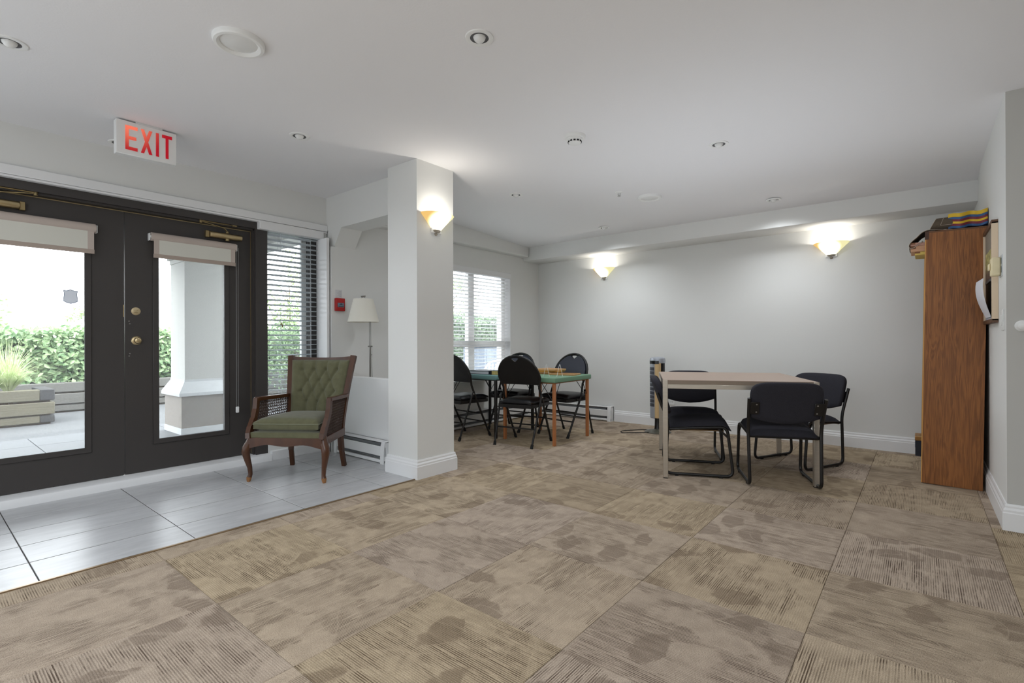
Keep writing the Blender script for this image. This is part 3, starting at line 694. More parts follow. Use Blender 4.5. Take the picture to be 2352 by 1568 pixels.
# exit sign
ex = -3.86
t = thing('exit_sign', 'white ceiling EXIT sign with glowing red letters', 'exit sign', (ex, 1.003, cz(ex, 1.0)))
b = B(); b.box(-0.055, 0.0, -0.163, 0.163, -0.222, -0.010, bev=0.003); ob('housing', b, white_pl, t)
b = B(); b.box(-0.045, -0.008, -0.06, 0.085, -0.012, 0.004); ob('canopy_bracket', b, white_pl, t)
b = B(); z0, z1 = -0.190, -0.038
def lbox(a, c, e, f): b.box(0.0002, 0.003, a, c, e, f)
lbox(-0.116, -0.099, z0, z1); lbox(-0.099, -0.053, z1-0.020, z1); lbox(-0.099, -0.060, (z0+z1)/2-0.010, (z0+z1)/2+0.010); lbox(-0.099, -0.053, z0, z0+0.020)
for (p0, p1) in (((-0.027, z0), (0.017, z1)), ((-0.027, z1), (0.017, z0))):
    h = 0.0085; s = 1 if p1[1] > p0[1] else -1
    b.prism([(p0[0]-h, p0[1]), (p0[0]+h, p0[1]), (p1[0]+h, p1[1]), (p1[0]-h, p1[1])][::s], 0.0002, 0.003, YZ)
lbox(0.046, 0.062, z0, z1); lbox(0.080, 0.136, z1-0.020, z1); lbox(0.100, 0.116, z0, z1-0.020)
ob('exit_letters', b, exit_m, t)

# ------------------------------------------------------------------ sconces
def sconce(lab, loc, rz, power):
    """local +Y leaves the wall"""
    t = thing('wall_sconce', lab, 'wall lamp', loc, rz, 'half-bowl wall sconces')
    prof = [(0.040, 0.0), (0.058, 0.020), (0.088, 0.052), (0.122, 0.086), (0.146, 0.108), (0.156, 0.120)]
    inn = [(r-0.005, z+0.004) for r, z in prof[::-1]]
    ob('glass_bowl', B().lathe(prof+inn, 28, None, 0.0, PI, 1.0, 0.85), sconce_m, t, ang=60)
    b = B(); b.lathe([(0, -0.040), (0.010, -0.038), (0.016, -0.028), (0.012, -0.020), (0.034, -0.012), (0.042, 0.002), (0, 0.004)], 20, None, 0, PI, 1.0, 0.9); ob('brass_cap', b, mat('sconce_cap', (176, 168, 154), 0.4, 0.5), t)
    b = B(); b.prism([(-0.05, -0.02), (0.05, -0.02), (0.06, 0.10), (-0.06, 0.10)], -0.012, 0.0, XZ); ob('back_plate', b, white_pl, t)
    l = bpy.data.lights.new('sconce_bulb', 'POINT'); l.energy = power; l.shadow_soft_size = 0.02; l.color = (1.0, 0.95, 0.88)
    lo = bpy.data.objects.new('sconce_bulb', l); COL.objects.link(lo); lo.parent = t; lo.location = (0, 0.082, 0.094)
    return t
sconce('lit half-bowl sconce on the column face', (CX1, 2.690, 1.935), -PI/2, 2.2)
sconce('lit half-bowl sconce on the back wall, left of the two', (-3.27, BY, 1.905), PI, 2.4)
sconce('lit half-bowl sconce on the back wall, near the bookcase', (-0.697, BY, 1.915), PI, 2.4)

# ------------------------------------------------------------------ baseboard heaters (local +Y leaves the wall, x along)
def heater(lab, loc, rz, L, cat='heater'):
    t = thing('baseboard_heater', lab, cat, loc, rz, 'white baseboard heaters')
    b = B()
    b.box(-L/2, L/2, 0.0, 0.012, 0.012, 0.192); b.box(-L/2, L/2, 0.0, 0.062, 0.180, 0.192, bev=0.003)
    b.box(-L/2, L/2, 0.064, 0.078, 0.066, 0.150, bev=0.004); b.box(-L/2, L/2, 0.060, 0.084, 0.010, 0.036, bev=0.004)
    ob('casing', b, heater_m, t)
    for s in (-1, 1):
        b = B(); b.prism([(0, 0), (0.088, 0.0), (0.088, 0.04), (0.083, 0.15), (0.070, 0.194), (0, 0.194)], s*(L/2)-(0.05 if s > 0 else 0), s*(L/2)+(0 if s > 0 else 0.05), YZ); ob('end_cap', b, heater_m, t)
    b = B(); b.box(-L/2+0.09, L/2-0.09, 0.012, 0.050, 0.04, 0.17); ob('fin_element', b, grey_gap, t)
    return t
heater('white baseboard heater on the half wall behind the armchair', (-3.947, 2.69, 0), PI, 0.78)
heater('white baseboard heater on the back wall, behind the card tables', (-3.74, BY, 0), PI, 1.20)
heater('white baseboard heater under the far window', (FX, 4.50, 0), -PI/2, 2.3)

# ------------------------------------------------------------------ small wall items
t = thing('fire_alarm_pull', 'red fire alarm pull station on wall left of the floor lamp', 'fire alarm', (FX, 2.676, 1.415), -PI/2)
b = B(); b.box(-0.048, 0.048, 0, 0.035, -0.062, 0.062, bev=0.004); ob('body', b, red_pl, t)
b = B(); b.box(-0.034, 0.034, 0.034, 0.040, -0.026, 0.016, bev=0.002); ob('handle', b, grey_lab, t)
b = B(); b.box(-0.016, 0.016, 0.0402, 0.0408, -0.003, 0.003); b.prism([(-0.012, 0.004), (0, 0.012), (0.012, 0.004)], -0.0408, -0.0402, XZ); b.box(-0.028, 0.028, 0.0402, 0.0408, -0.020, -0.014); ob('handle_mark', b, cover_n, t)
t = thing('notice_card', 'small white printed notice above the red fire alarm', 'sign', (FX, 2.676, 1.522), -PI/2)
b = B(); b.box(-0.036, 0.036, 0, 0.0015, -0.038, 0.038); ob('card', b, mat('notice_card', (214, 214, 214), 0.7), t)
b = B()
for i in range(6): b.box(-0.027, -0.002+0.026*((i*37) % 5)/5, 0.0016, 0.0019, 0.024-i*0.010, 0.028-i*0.010)
ob('print_lines', b, mat('faint_print', (176, 176, 178), 0.7), t)
t = thing('power_outlet', 'white wall outlet behind the navy chairs', 'outlet', (-2.35, BY, 0.335), PI)
b = B(); b.box(-0.036, 0.036, 0, 0.006, -0.058, 0.058, bev=0.002); ob('plate', b, white_pl, t)
b = B()
for z in (-0.024, 0.024): b.box(-0.012, -0.008, 0.006, 0.0068, z-0.006, z+0.008); b.box(0.008, 0.012, 0.006, 0.0068, z-0.006, z+0.008)
ob('socket', b, dark_gap, t)
RW = PI/2      # local +Y -> -X for things on the right wall
t = thing('light_switch', 'white light switch low beside the framed board', 'switch', (RX, 4.00, 1.165), RW)
b = B(); b.box(-0.036, 0.036, 0, 0.006, -0.060, 0.060, bev=0.002); ob('plate', b, white_pl, t)
b = B(); b.box(-0.016, 0.016, 0.006, 0.010, -0.032, 0.032, bev=0.002); ob('rocker', b, white_pl, t)
t = thing('thermostat', 'cream thermostat inside clear guard beside the framed board', 'thermostat', (RX, 4.075, 1.482), RW)
b = B(); b.box(-0.062, 0.062, 0, 0.004, -0.062, 0.062); ob('guard_back', b, mat('guard_grey', (196, 200, 202), 0.4), t)
b = B(); b.box(-0.030, 0.050, 0.004, 0.046, -0.055, 0.052, bev=0.006); b.box(0.0, 0.04, 0.046, 0.056, -0.02, 0.02, bev=0.004); ob('thermostat_body', b, cream, t)
b = B(); b.box(-0.052, -0.036, 0.0045, 0.006, 0.010, 0.045); b.box(-0.052, -0.036, 0.0045, 0.006, -0.040, -0.004); ob('scale_print', b, mat('scale_print', (86, 96, 90), 0.6), t)
t = thing('wall_hook', 'rounded white wall fitting at the right picture edge', 'wall fitting', (0.428, LY, 1.128), PI)
b = B(); b.lathe([(0.030, 0), (0.030, 0.004), (0.012, 0.008), (0.010, 0.035), (0.020, 0.040), (0.022, 0.055), (0.012, 0.062), (0, 0.063)], 24, Matrix.Rotation(-PI/2, 4, 'X')); ob('knob', b, white_pl, t)

# framed board on the right wall
t = thing('framed_board', 'wooden framed picture board on the right wall, papers hanging on it', 'picture board', (RX, 4.483, 1.472), RW)
W_, H_ = 0.255, 0.302
b = B(); b.box(-W_, W_, 0.0, 0.020, -H_, H_); ob('backing', b, mat('taupe_canvas', (142, 132, 118), 0.9), t)
b = B(); fr = mat('pale_frame_wood', (226, 204, 176), 0.5)
for (a, c, e, f) in ((-W_-0.012, -W_+0.012, -H_, H_), (W_-0.012, W_+0.012, -H_, H_)): b = B(); b.box(a, c, 0, 0.03, e, f, bev=0.002); ob('frame_stile', b, fr, t)
dfw = mat('dark_frame_wood', (96, 66, 44), 0.5)
for e in (-H_, H_): b = B(); b.box(-W_-0.012, W_+0.012, 0, 0.031, e-0.012, e+0.012, bev=0.002); ob('frame_rail', b, dfw, t)
def forest():
    q = NB('forest_print'); tc = q.n('ShaderNodeTexCoord').outputs['Object']; s = q.n('ShaderNodeSeparateXYZ'); q.set(s.inputs[0], tc)
    n = q.noise(q.mapping(tc, (40, 1, 25)), 1, 4, 0.5); top = q.ramp(s.outputs[2], 0.0, 0.10)
    c = q.mix(q.ramp(n, 0.4, 0.6), q.mix(top, L4((74, 60, 48)), L4((120, 116, 70))), q.mix(top, L4((112, 92, 82)), L4((206, 196, 128))))
    q.set(q.b.inputs['Base Color'], c); return q.m
b = B(); b.box(-W_+0.05, W_-0.03, 0.020, 0.022, -H_+0.09, 0.155); ob('forest_picture', b, forest(), t)
b = B(); b.box(-W_+0.045, -W_+0.085, 0.0205, 0.0235, -H_+0.05, 0.16); ob('dark_border', b, mat('print_border', (48, 38, 34), 0.7), t)
b = B(); b.box(-W_+0.085, W_-0.10, 0.0225, 0.024, -H_+0.06, -0.03); ob('dark_picture', b, mat('dark_print', (40, 32, 30), 0.7), t)
def pap(u, v): return (Vector((-0.155+0.30*u, 0.026+0.052*math.sin(v*PI*0.62)*(0.7+0.3*u), -0.275+0.245*v)), Vector((0, 1, 0)))
ob('hanging_paper', B().slab(lambda u, v: pap(u, v), 0.0015, 4, 10), paper, t)
b = B(); b.box(-0.17, 0.13, 0.020, 0.03, -0.052, -0.036); ob('paper_clip', b, mat('clip_grey', (110, 110, 112), 0.5), t)
b = B(); b.box(-W_+0.02, W_-0.02, 0.020, 0.0215, -H_+0.012, -H_+0.05); ob('caption_strip', b, mat('caption_grey', (176, 178, 186), 0.7), t)

# ------------------------------------------------------------------ floor lamp behind half wall
t = thing('floor_lamp', 'floor lamp with white tapered shade behind the half wall', 'lamp', (-4.118, 2.862, 0))
chr_d = mat('satin_nickel', (150, 148, 144), 0.3, 0.9)
ob('base', B().lathe([(0, 0.03), (0.02, 0.03), (0.09, 0.014), (0.11, 0.0), (0, 0)], 28), chr_d, t)
b = B(); b.tube([(0, 0, 0.02), (0, 0, 1.01)], 0.009, 12); ob('pole', b, chr_d, t)
b = B(); b.tube([(-0.010, 0, 1.0), (-0.012, 0, 1.36)], 0.003, 8); b.tube([(0.012, 0, 1.0), (0.010, 0, 1.36)], 0.003, 8); ob('twin_rod', b, chr_d, t)
b = B(); b.box(-0.022, 0.022, -0.010, 0.010, 1.005, 1.018); b.tube([(0.022, 0, 1.012), (0.036, 0, 1.012)], 0.005, 8); b.tube([(0.012, 0, 0.93), (0.032, 0, 0.93)], 0.003, 6); b.tube([(0.03, 0, 1.01), (0.028, 0, 0.85), (0.034, 0, 0.70)], 0.0022, 6); ob('collar', b, chr_d, t)
b = B(); b.tube([(0.0, 0, 1.34), (-0.03, -0.045, 1.36)], 0.005, 8); b.lathe([(0.016, 1.30), (0.018, 1.36), (0.010, 1.38)], 12, Matrix.Translation((-0.035, -0.05, 0))); ob('socket_arm', b, chr_d, t)
SH = Matrix.Translation((-0.034, -0.052, 0))
ob('lamp_shade', B().lathe([(0.148, 1.245), (0.092, 1.468), (0.090, 1.468), (0.146, 1.245)], 40, SH), shade_m, t)
b = B(); b.tube([(-0.03, 0, 1.468), (-0.022, 0, 1.486), (0.022, 0, 1.486), (0.03, 0, 1.468)], 0.003, 6); b.box(-0.030, 0.030, -0.006, 0.006, 1.488, 1.499)
for a in range(3): b.tube([(0, 0, 1.466), (0.09*math.cos(a*2.1), 0.09*math.sin(a*2.1), 1.466)], 0.0015, 5)
bmesh.ops.transform(b.bm, matrix=SH, verts=b.bm.verts[:]); ob('finial', b, chr_d, t)

# ------------------------------------------------------------------ armchair (local +Y forward)
t = thing('armchair', 'wooden armchair with tufted olive green velvet and cane sides', 'armchair', (-3.825, 2.02, 0.003), math.radians(-145.2))
for s in (-1, 1):
    P = [(0.280, 0.225, 0.345), (0.288, 0.232, 0.30), (0.306, 0.248, 0.255), (0.312, 0.254, 0.225), (0.302, 0.246, 0.165), (0.290, 0.236, 0.105), (0.286, 0.234, 0.055), (0.292, 0.240, 0.030)]
    Rr = [0.026, 0.029, 0.032, 0.030, 0.023, 0.018, 0.0155, 0.018]
    lg = ob('front_leg', B().tube([(s*x, y, z) for x, y, z in P], Rr, 10), mahog, t)
    ob('foot', B().tube([(s*0.292, 0.240, 0.034), (s*0.294, 0.242, 0.015), (s*0.296, 0.243, 0.0)], [0.0195, 0.017, 0.012], 8), mahog_w, lg)
    b = B(); b.bar((s*0.215, -0.222, 0.33), (s*0.220, -0.238, 0.14), 0.042, 0.036, bev=0.004); b.bar((s*0.220, -0.237, 0.15), (s*0.228, -0.275, 0.0), 0.036, 0.032, bev=0.004); ob('rear_leg', b, mahog, t)
# seat rails
b = B(); n = 20
poly = [(-0.285+0.57*i/n, 0.335) for i in range(n+1)]
low = [(0.285-0.57*i/n, 0.276-0.007*math.cos(4*PI*(i/n-0.5))-0.016*abs(2*i/n-1)**4) for i in range(n+1)]
b.prism(poly+low, -0.262, -0.232, XZ)
for s in (-1, 1): b.bar((s*0.278, 0.245, 0.302), (s*0.238, -0.235, 0.302), 0.030, 0.062, up=(0, 0, 1), bev=0.004)
b.box(-0.24, 0.24, -0.255, -0.222, 0.272, 0.334, bev=0.004)
ob('seat_frame', b, mahog, t)
# deck and cushion
def cushion(b, w0, w1, y0, y1, z0, z1, crown, r=0.03, n=14):
    """rounded trapezoid pad: width w0 at y0 (rear), w1 at y1 (front)"""
    def edge(u): return max(0.0, 1-(abs(2*u-1))**8)
    def top(u, v):
        w_ = (w0+(w1-w0)*v); return Vector(((u-0.5)*w_, y0+(y1-y0)*v, z1-crown + crown*(edge(u)*edge(v))**0.5 + 0.4*crown*(1-(2*u-1)**2)*(1-(2*v-1)**2)))
    def bot(u, v):
        w_ = (w0+(w1-w0)*v); return Vector(((u-0.5)*w_, y0+(y1-y0)*v, z0+crown*0.6*(1-(edge(u)*edge(v))**0.5)))
    Tn = b.grid(top, n, n); Bn = b.grid(bot, n, n, True)
    m_ = (z0+z1)/2
    loopT = [Tn[i][0] for i in range(n)]+[Tn[n][j] for j in range(n)]+[Tn[i][n] for i in range(n, 0, -1)]+[Tn[0][j] for j in range(n, 0, -1)]
    loopB = [Bn[i][0] for i in range(n)]+[Bn[n][j] for j in range(n)]+[Bn[i][n] for i in range(n, 0, -1)]+[Bn[0][j] for j in range(n, 0, -1)]
    K = len(loopT)
    for i in range(K): b.bm.faces.new((loopT[i], loopT[(i+1) % K], loopB[(i+1) % K], loopB[i]))
    return [v.co.copy() for v in loopT]
b = B(); cushion(b, 0.44, 0.545, -0.225, 0.258, 0.325, 0.385, 0.012); dk_ = ob('seat_deck', b, velvet, t, ang=60)
b = B(); lp = cushion(b, 0.40, 0.505, -0.215, 0.250, 0.380, 0.478, 0.030, n=18); cu = ob('seat_cushion', b, velvet, t, ang=70)
b = B(); lp2 = [Vector((p.x*1.006, p.y+0.001*(1 if p.y > 0 else -1), 0.435+0.0*p.z)) for p in lp]; b.tube(lp2, 0.005, 6, True); ob('welt', b, velvet_l, cu)
# back posts, top rail
def bx(z): return 0.225+0.055*((z-0.30)/0.63)**1.4      # half width of the back at height z
def by(z): return -0.215-0.145*((z-0.30)/0.63)**1.25
for s in (-1, 1):
    zs = [0.30+0.63*i/10 for i in range(11)]; b = B()
    for i in range(10): b.bar((s*bx(zs[i]), by(zs[i]), zs[i]-0.002), (s*bx(zs[i+1]), by(zs[i+1]), zs[i+1]+0.002), 0.046, 0.034, up=(0, 1, 0))
    ob('back_post', b, mahog, t)
def sag(u): return -0.030*(1-(2*u-1)**2)         # concave back
b = B()
for i in range(12):
    u0, u1 = i/12, (i+1)/12; X0, X1 = (u0-0.5)*2*0.262, (u1-0.5)*2*0.262
    z0_, z1_ = 0.912-0.012*(1-(2*u0-1)**2), 0.912-0.012*(1-(2*u1-1)**2)
    b.bar((X0-0.001, by(0.91)+sag(u0), z0_), (X1+0.001, by(0.91)+sag(u1), z1_), 0.030, 0.032)
ob('top_rail', b, mahog, t)
# tufted back
rows = [(0.815, (-0.62, -0.21, 0.21, 0.62)), (0.725, (-0.42, 0.0, 0.42)), (0.635, (-0.64, -0.21, 0.21, 0.64)), (0.545, (-0.42, 0.0, 0.42))]
zt, zb_ = 0.896, 0.43
btn = [(x*0.235, (z-zb_)/(zt-zb_), z) for z, xs in rows for x in xs]
segs = []
for i in range(len(rows)-1):
    for x in rows[i][1]:
        for x2 in rows[i+1][1]:
            if abs(x-x2) < 0.3: segs.append(((x*0.235, rows[i][0]), (x2*0.235, rows[i+1][0])))
for x in rows[0][1]: segs.append(((x*0.235, rows[0][0]), (x*0.24, zt+0.02)))
for x in rows[-1][1]: segs.append(((x*0.235, rows[-1][0]), (x*0.235, zb_-0.02)))
def sd(px, pz, a, c):
    ax, az = a; dx, dz = c[0]-ax, c[1]-az; q_ = max(0, min(1, ((px-ax)*dx+(pz-az)*dz)/(dx*dx+dz*dz))); return math.hypot(px-ax-q_*dx, pz-az-q_*dz)
def backpt(u, v):
    z = zb_+(zt-zb_)*v; x = (u-0.5)*2*(bx(z)-0.018)
    xs = (u-0.5)*2*0.235
    dmin = min(sd(xs, z, a, c) for a, c in segs); dbt = min(math.hypot(xs-q_[0], z-q_[2]) for q_ in btn)
    e = min(1.0, min(u, 1-u)*14, min(v, 1-v)*16); e = math.sqrt(max(0, e))
    dep = 0.034*e - 0.018*math.exp(-(dmin/0.012)**1.3)*e - 0.016*math.exp(-(dbt/0.015)**2)*e
    return Vector((x, by(z)+sag(u)*0.9+0.018+dep, z))
b = B(); F = b.grid(backpt, 60, 66); R_ = b.grid(lambda u, v: Vector(((u-0.5)*2*(bx(zb_+(zt-zb_)*v)-0.018), by(zb_+(zt-zb_)*v)+sag(u)*0.9-0.012, zb_+(zt-zb_)*v)), 60, 66, True)
for i in range(60): b.bm.faces.new((F[i+1][0], F[i][0], R_[i][0], R_[i+1][0])); b.bm.faces.new((F[i][66], F[i+1][66], R_[i+1][66], R_[i][66]))
for j in range(66): b.bm.faces.new((F[0][j], F[0][j+1], R_[0][j+1], R_[0][j])); b.bm.faces.new((F[60][j+1], F[60][j], R_[60][j], R_[60][j+1]))
bk = ob('tufted_back', b, velvet, t, ang=75)
for (x, v, z) in btn:
    u = x/0.235/2+0.5; p = backpt(u, v)
    ob('button', B().lathe([(0, 0.005), (0.005, 0.004), (0.0075, 0.0)], 10, Matrix.Rotation(-PI/2, 4, 'X')), velvet, bk, (p.x, p.y-0.002, p.z))
# arms
for s in (-1, 1):
    ya = by(0.60)+0.01
    b = B()
    b.bar((s*0.292, 0.150, 0.612), (s*(bx(0.6)+0.012), ya, 0.600), 0.040, 0.030, bev=0.004); arm = ob('arm_rail', b, mahog, t)
    b = B(); Q = [(0.284, 0.250, 0.330), (0.288, 0.245, 0.365), (0.290, 0.225, 0.405), (0.291, 0.185, 0.46), (0.292, 0.155, 0.53), (0.292, 0.142, 0.615)]
    W2 = [0.050, 0.050, 0.046, 0.040, 0.036, 0.036]
    for i in range(len(Q)-1): b.bar((s*Q[i][0], Q[i][1], Q[i][2]-0.003), (s*Q[i+1][0], Q[i+1][1], Q[i+1][2]+0.003), (W2[i]+W2[i+1])/2, 0.034, up=(1, 0, 0))
    ob('arm_post', b, mahog, arm)
    # cane panel
    b = B(); N = 17
    def cp(u, v):
        y0_ = 0.215-0.085*v; y1_ = by(0.34+0.26*v)+0.01; y = y0_+(y1_-y0_)*u; xw = 0.280+(0.238-0.280)*u+0.012*v; return Vector((s*xw, y, 0.335+0.265*v))
    for i in range(N+1): b.tube([cp(i/N, 0.0), cp(i/N, 1.0)], 0.0028, 4)
    for j in range(13): b.tube([cp(0, j/12), cp(1, j/12)], 0.0034, 4)
    for i in range(-10, N, 1):
        pts_ = [(i+k_*0.5)/N for k_ in range(0, 25)]
        ptsA = [(u, k_/24) for k_, u in enumerate(pts_) if 0 <= u <= 1]
        if len(ptsA) > 1:
            b.tube([cp(*ptsA[0]), cp(*ptsA[-1])], 0.0022, 4); b.tube([cp(1-ptsA[0][0], ptsA[0][1]), cp(1-ptsA[-1][0], ptsA[-1][1])], 0.0022, 4)
    ob('cane_panel', b, cane_m, t)

# ------------------------------------------------------------------ folding chairs (local +Y forward)
def folding(lab, loc, rz):
    t = thing('folding_chair', lab, 'chair', loc, rz, 'black padded folding chairs at the card tables')
    def yb(z): return -0.045-0.37*(z-0.58)
    def hw(z): return 0.216+0.020*(z-0.615)/0.075 if z < 0.69 else 0.236*math.sqrt(max(0.0, 1-((z-0.69)/0.217)**2))
    # main tube: front foot - seat - around the arch of the back - other front foot
    side = [Vector((0.213, 0.225, 0.012)), Vector((0.218, 0.105, 0.24)), Vector((0.224, -0.005, 0.46))]
    archz = [0.58, 0.62, 0.66, 0.69, 0.74, 0.79, 0.83, 0.86, 0.885, 0.90, 0.9065]
    arch = [Vector((max(hw(z), 0.0)+0.002, yb(z), z)) for z in archz]
    half = smooth_path(side+[arch[0]], 0.1, 6)[:-1]+arch
    path = half+[Vector((-p.x, p.y, p.z)) for p in half[::-1]]
    ob('frame_tube', B().tube(path, 0.0115, 10), black_m, t)
    for s in (-1, 1):
        b = B(); b.tube([(s*0.236, -0.040, 0.515), (s*0.236, -0.060, 0.47), (s*0.212, -0.222, 0.012)], 0.0105, 10)
        lg = ob('rear_leg', b, black_m, t)
        ob('rubber_foot', B().tube([(s*0.2135, -0.212, 0.040), (s*0.211, -0.226, 0.0)], [0.014, 0.0155], 10), rubber, lg)
        ob('rubber_foot', B().tube([(s*0.2135, 0.210, 0.040), (s*0.2125, 0.232, 0.0)], [0.0145, 0.016], 10), rubber, t)
        ob('hinge_bolt', B().lathe([(0, 0.009), (0.008, 0.007), (0.009, 0)], 10, Matrix.Translation((s*0.246, -0.048, 0.49)) @ Matrix.Rotation(s*PI/2, 4, 'Y')), bolt_m, t)
        b = B(); b.bar((s*0.225, 0.07, 0.405), (s*0.232, -0.075, 0.425), 0.004, 0.022); ob('side_link', b, black_m, t)
    b = B(); b.tube([(-0.216, -0.162, 0.18), (0.216, -0.162, 0.18)], 0.0075, 8); ob('rear_stretcher', b, black_m, t)
    b = B(); b.tube([(-0.216, 0.138, 0.17), (0.216, 0.138, 0.17)], 0.0075, 8); b.tube([(-0.22, 0.090, 0.265), (0.22, 0.090, 0.265)], 0.0075, 8); ob('front_stretcher', b, black_m, t)
    # seat
    b = B(); cushion(b, 0.365, 0.405, -0.175, 0.215, 0.412, 0.468, 0.022, n=14); se = ob('seat', b, vinyl_b, t, ang=70)
    b = B(); b.prism([(-0.188, -0.185), (0.188, -0.185), (0.208, 0.19), (0.19, 0.222), (-0.19, 0.222), (-0.208, 0.19)], 0.385, 0.420); ob('seat_pan', b, black_m, se)
    # back pad with hand hole
    def panel(inset, d0, d1, m_, nm, par):
        b = B(); zz = [0.612+(0.906-inset-0.612)*i/26 for i in range(27)]
        R2 = [(hw(z)-inset if hw(z) > inset else 0.004, z) for z in zz]
        outer = R2+[(-x, z) for x, z in R2[::-1]]
        hole = [(-0.042, 0.880), (-0.030, 0.868), (0.0, 0.846), (0.030, 0.868), (0.042, 0.880), (0.030, 0.887), (-0.030, 0.887)]
        edges = []
        for lp_ in (outer, hole):
            vs = [b.bm.verts.new((x, 0, z)) for x, z in lp_]
            edges += [b.bm.edges.new((vs[i], vs[(i+1) % len(vs)])) for i in range(len(vs))]
        bmesh.ops.triangle_fill(b.bm, use_beauty=True, use_dissolve=False, edges=edges)
        r = bmesh.ops.extrude_face_region(b.bm, geom=b.bm.faces[:]); new = {v for v in r['geom'] if isinstance(v, bmesh.types.BMVert)}
        for v in b.bm.verts:
            sagy = -0.022*(1-(v.co.x/0.225)**2)
            v.co.y = yb(v.co.z)+sagy+(d1 if v in new else d0)
        return ob(nm, b, m_, par)
    bp = panel(0.004, -0.004, 0.006, vinyl_b, 'back_panel', t)
    panel(0.018, 0.006, 0.020, navy_f, 'back_pad', bp)
    return t
fA = folding('black folding chair with its back to us, in front of the green card table', (-3.200, 4.084, 0), math.radians(10)); trA = tree_of(fA)
dup(fA, (-3.975, 3.965, 0), math.radians(-4), 'black folding chair cut off by the column', trA)
dup(fA, (-3.150, 4.810, 0), math.radians(174), 'black folding chair facing us behind the green card table', trA)
dup(fA, (-3.835, 4.710, 0), math.radians(186), 'black folding chair mostly hidden behind the nearer chair back', trA)

# ------------------------------------------------------------------ card tables
def card_table(lab, loc, rz, W, D, top_m, legm, r_leg):
    t = thing('card_table', lab, 'table', loc, rz, 'folding card tables')
    H = 0.688
    b = B(); b.box(-W/2, W/2, -D/2, D/2, H-0.052, H, bev=0.010, seg=3); ob('table_top', b, top_m, t)
    b = B(); b.box(-W/2+0.05, W/2-0.05, -D/2+0.05, D/2-0.05, H-0.066, H-0.05); ob('under_frame', b, legm, t)
    for sx in (-1, 1):
        for sy in (-1, 1):
            x, y = sx*(W/2-0.035), sy*(D/2-0.035)
            if legm is leg_wood: b = B(); b.bar((x, y, 0), (x, y, H-0.05), 0.030, 0.030, bev=0.003)
            else: b = B(); b.tube([(x, y, 0), (x, y, H-0.05)], r_leg, 12)
            lg = ob('leg', b, legm, t)
            b = B(); b.tube([(x-sx*0.012, y, 0.44), (x-sx*0.15, y, H-0.06)], 0.0035, 6); b.tube([(x, y-sy*0.012, 0.47), (x, y-sy*0.11, H-0.06)], 0.0035, 6); ob('brace', b, black_m, lg)
    return t
card_table('green vinyl card table on orange wooden legs', (-3.180, 4.478, 0), math.radians(2.0), 0.70, 0.75, green_v, leg_wood, 0.015)
card_table('teal vinyl card table on black metal legs, partly behind the column', (-3.925, 4.425, 0), math.radians(1.0), 0.74, 0.75, teal_v, black_m, 0.019)
TZ = 0.688
# wooden game boards on the green table
def board(lab, x, y, z, rz, w_, d_, h_, m_, mb, hinge=True):
    t = thing('game_board', lab, 'game board', (x, y, z), rz, 'wooden game boards on the card table')
    b = B(); b.box(-w_/2, w_/2, -d_/2, d_/2, 0, h_, bev=0.002); ob('board', b, m_, t)
    b = B()
    for k_ in range(4): b.box(-w_/2+0.02, w_/2-0.02, -d_/2+0.02+k_*(d_-0.055)/3, -d_/2+0.032+k_*(d_-0.055)/3, h_, h_+0.0015)
    ob('peg_track', b, mb, t)
board('wooden game board nearest the wire stands on the green table', -3.01, 4.58, TZ, math.radians(12), 0.30, 0.20, 0.016, game_w, game_d)
board('wooden game board at the bottom of the small stack', -3.30, 4.66, TZ, math.radians(4), 0.24, 0.26, 0.020, game_d, game_w)
board('wooden game board in the middle of the small stack', -3.27, 4.67, TZ+0.0215, math.radians(14), 0.30, 0.20, 0.016, mat('golden_board_wood', (186, 142, 60), 0.5, noise=((10, 60, 10), 0.15)), game_d)
board('pale wooden game board on top of the small stack', -3.26, 4.68, TZ+0.039, math.radians(-6), 0.27, 0.21, 0.018, mat('pale_board_wood', (204, 164, 110), 0.5, noise=((10, 60, 10), 0.12)), peach)
# two wire stands
for lab, x, y in (('left white wire A-frame stand on the green card table', -3.02, 4.25), ('right white wire A-frame stand on the green card table', -2.90, 4.32)):
    t = thing('wire_stand', lab, 'stand', (x, y, TZ), math.radians(35), 'white wire stands on the card table')
    for s in (-1, 1):
        b = B(); b.tube([(s*0.004, 0, 0.122), (s*0.030, 0, 0.002), (s*0.034, 0.03, 0.0025)], 0.0024, 6); ob('wire_leg', b, white_pl, t)
    b = B(); b.tube([(-0.006, 0, 0.118), (0, 0, 0.125), (0.006, 0, 0.118)], 0.003, 6); ob('wire_apex', b, white_pl, t)
# binder and puzzle box on the teal table
t = thing('hardcover_book', 'thick white-paged book with navy cover on the teal card table', 'book', (-3.87, 4.22, TZ), math.radians(5))
b = B(); b.box(-0.15, 0.148, -0.11, 0.11, 0.006, 0.034); ob('page_block', b, paper, t)
b = B(); b.box(-0.155, 0.155, -0.115, 0.115, 0, 0.006); b.box(-0.155, 0.155, -0.115, 0.115, 0.034, 0.039); b.box(0.148, 0.156, -0.115, 0.115, 0, 0.039); ob('cover', b, cover_n, t)
t = thing('puzzle_box', 'small black box with yellow pictured side on the teal card table', 'box', (-3.63, 4.16, TZ), math.radians(8))
b = B(); b.box(-0.055, 0.055, -0.05, 0.05, 0, 0.044, bev=0.002); ob('box', b, cover_b, t)
b = B(); b.box(-0.030, 0.050, -0.0515, -0.050, 0.003, 0.041); ob('picture_label', b, mat('yellow_picture', (198, 178, 110), 0.6, noise=((60, 60, 60), 0.5)), t)

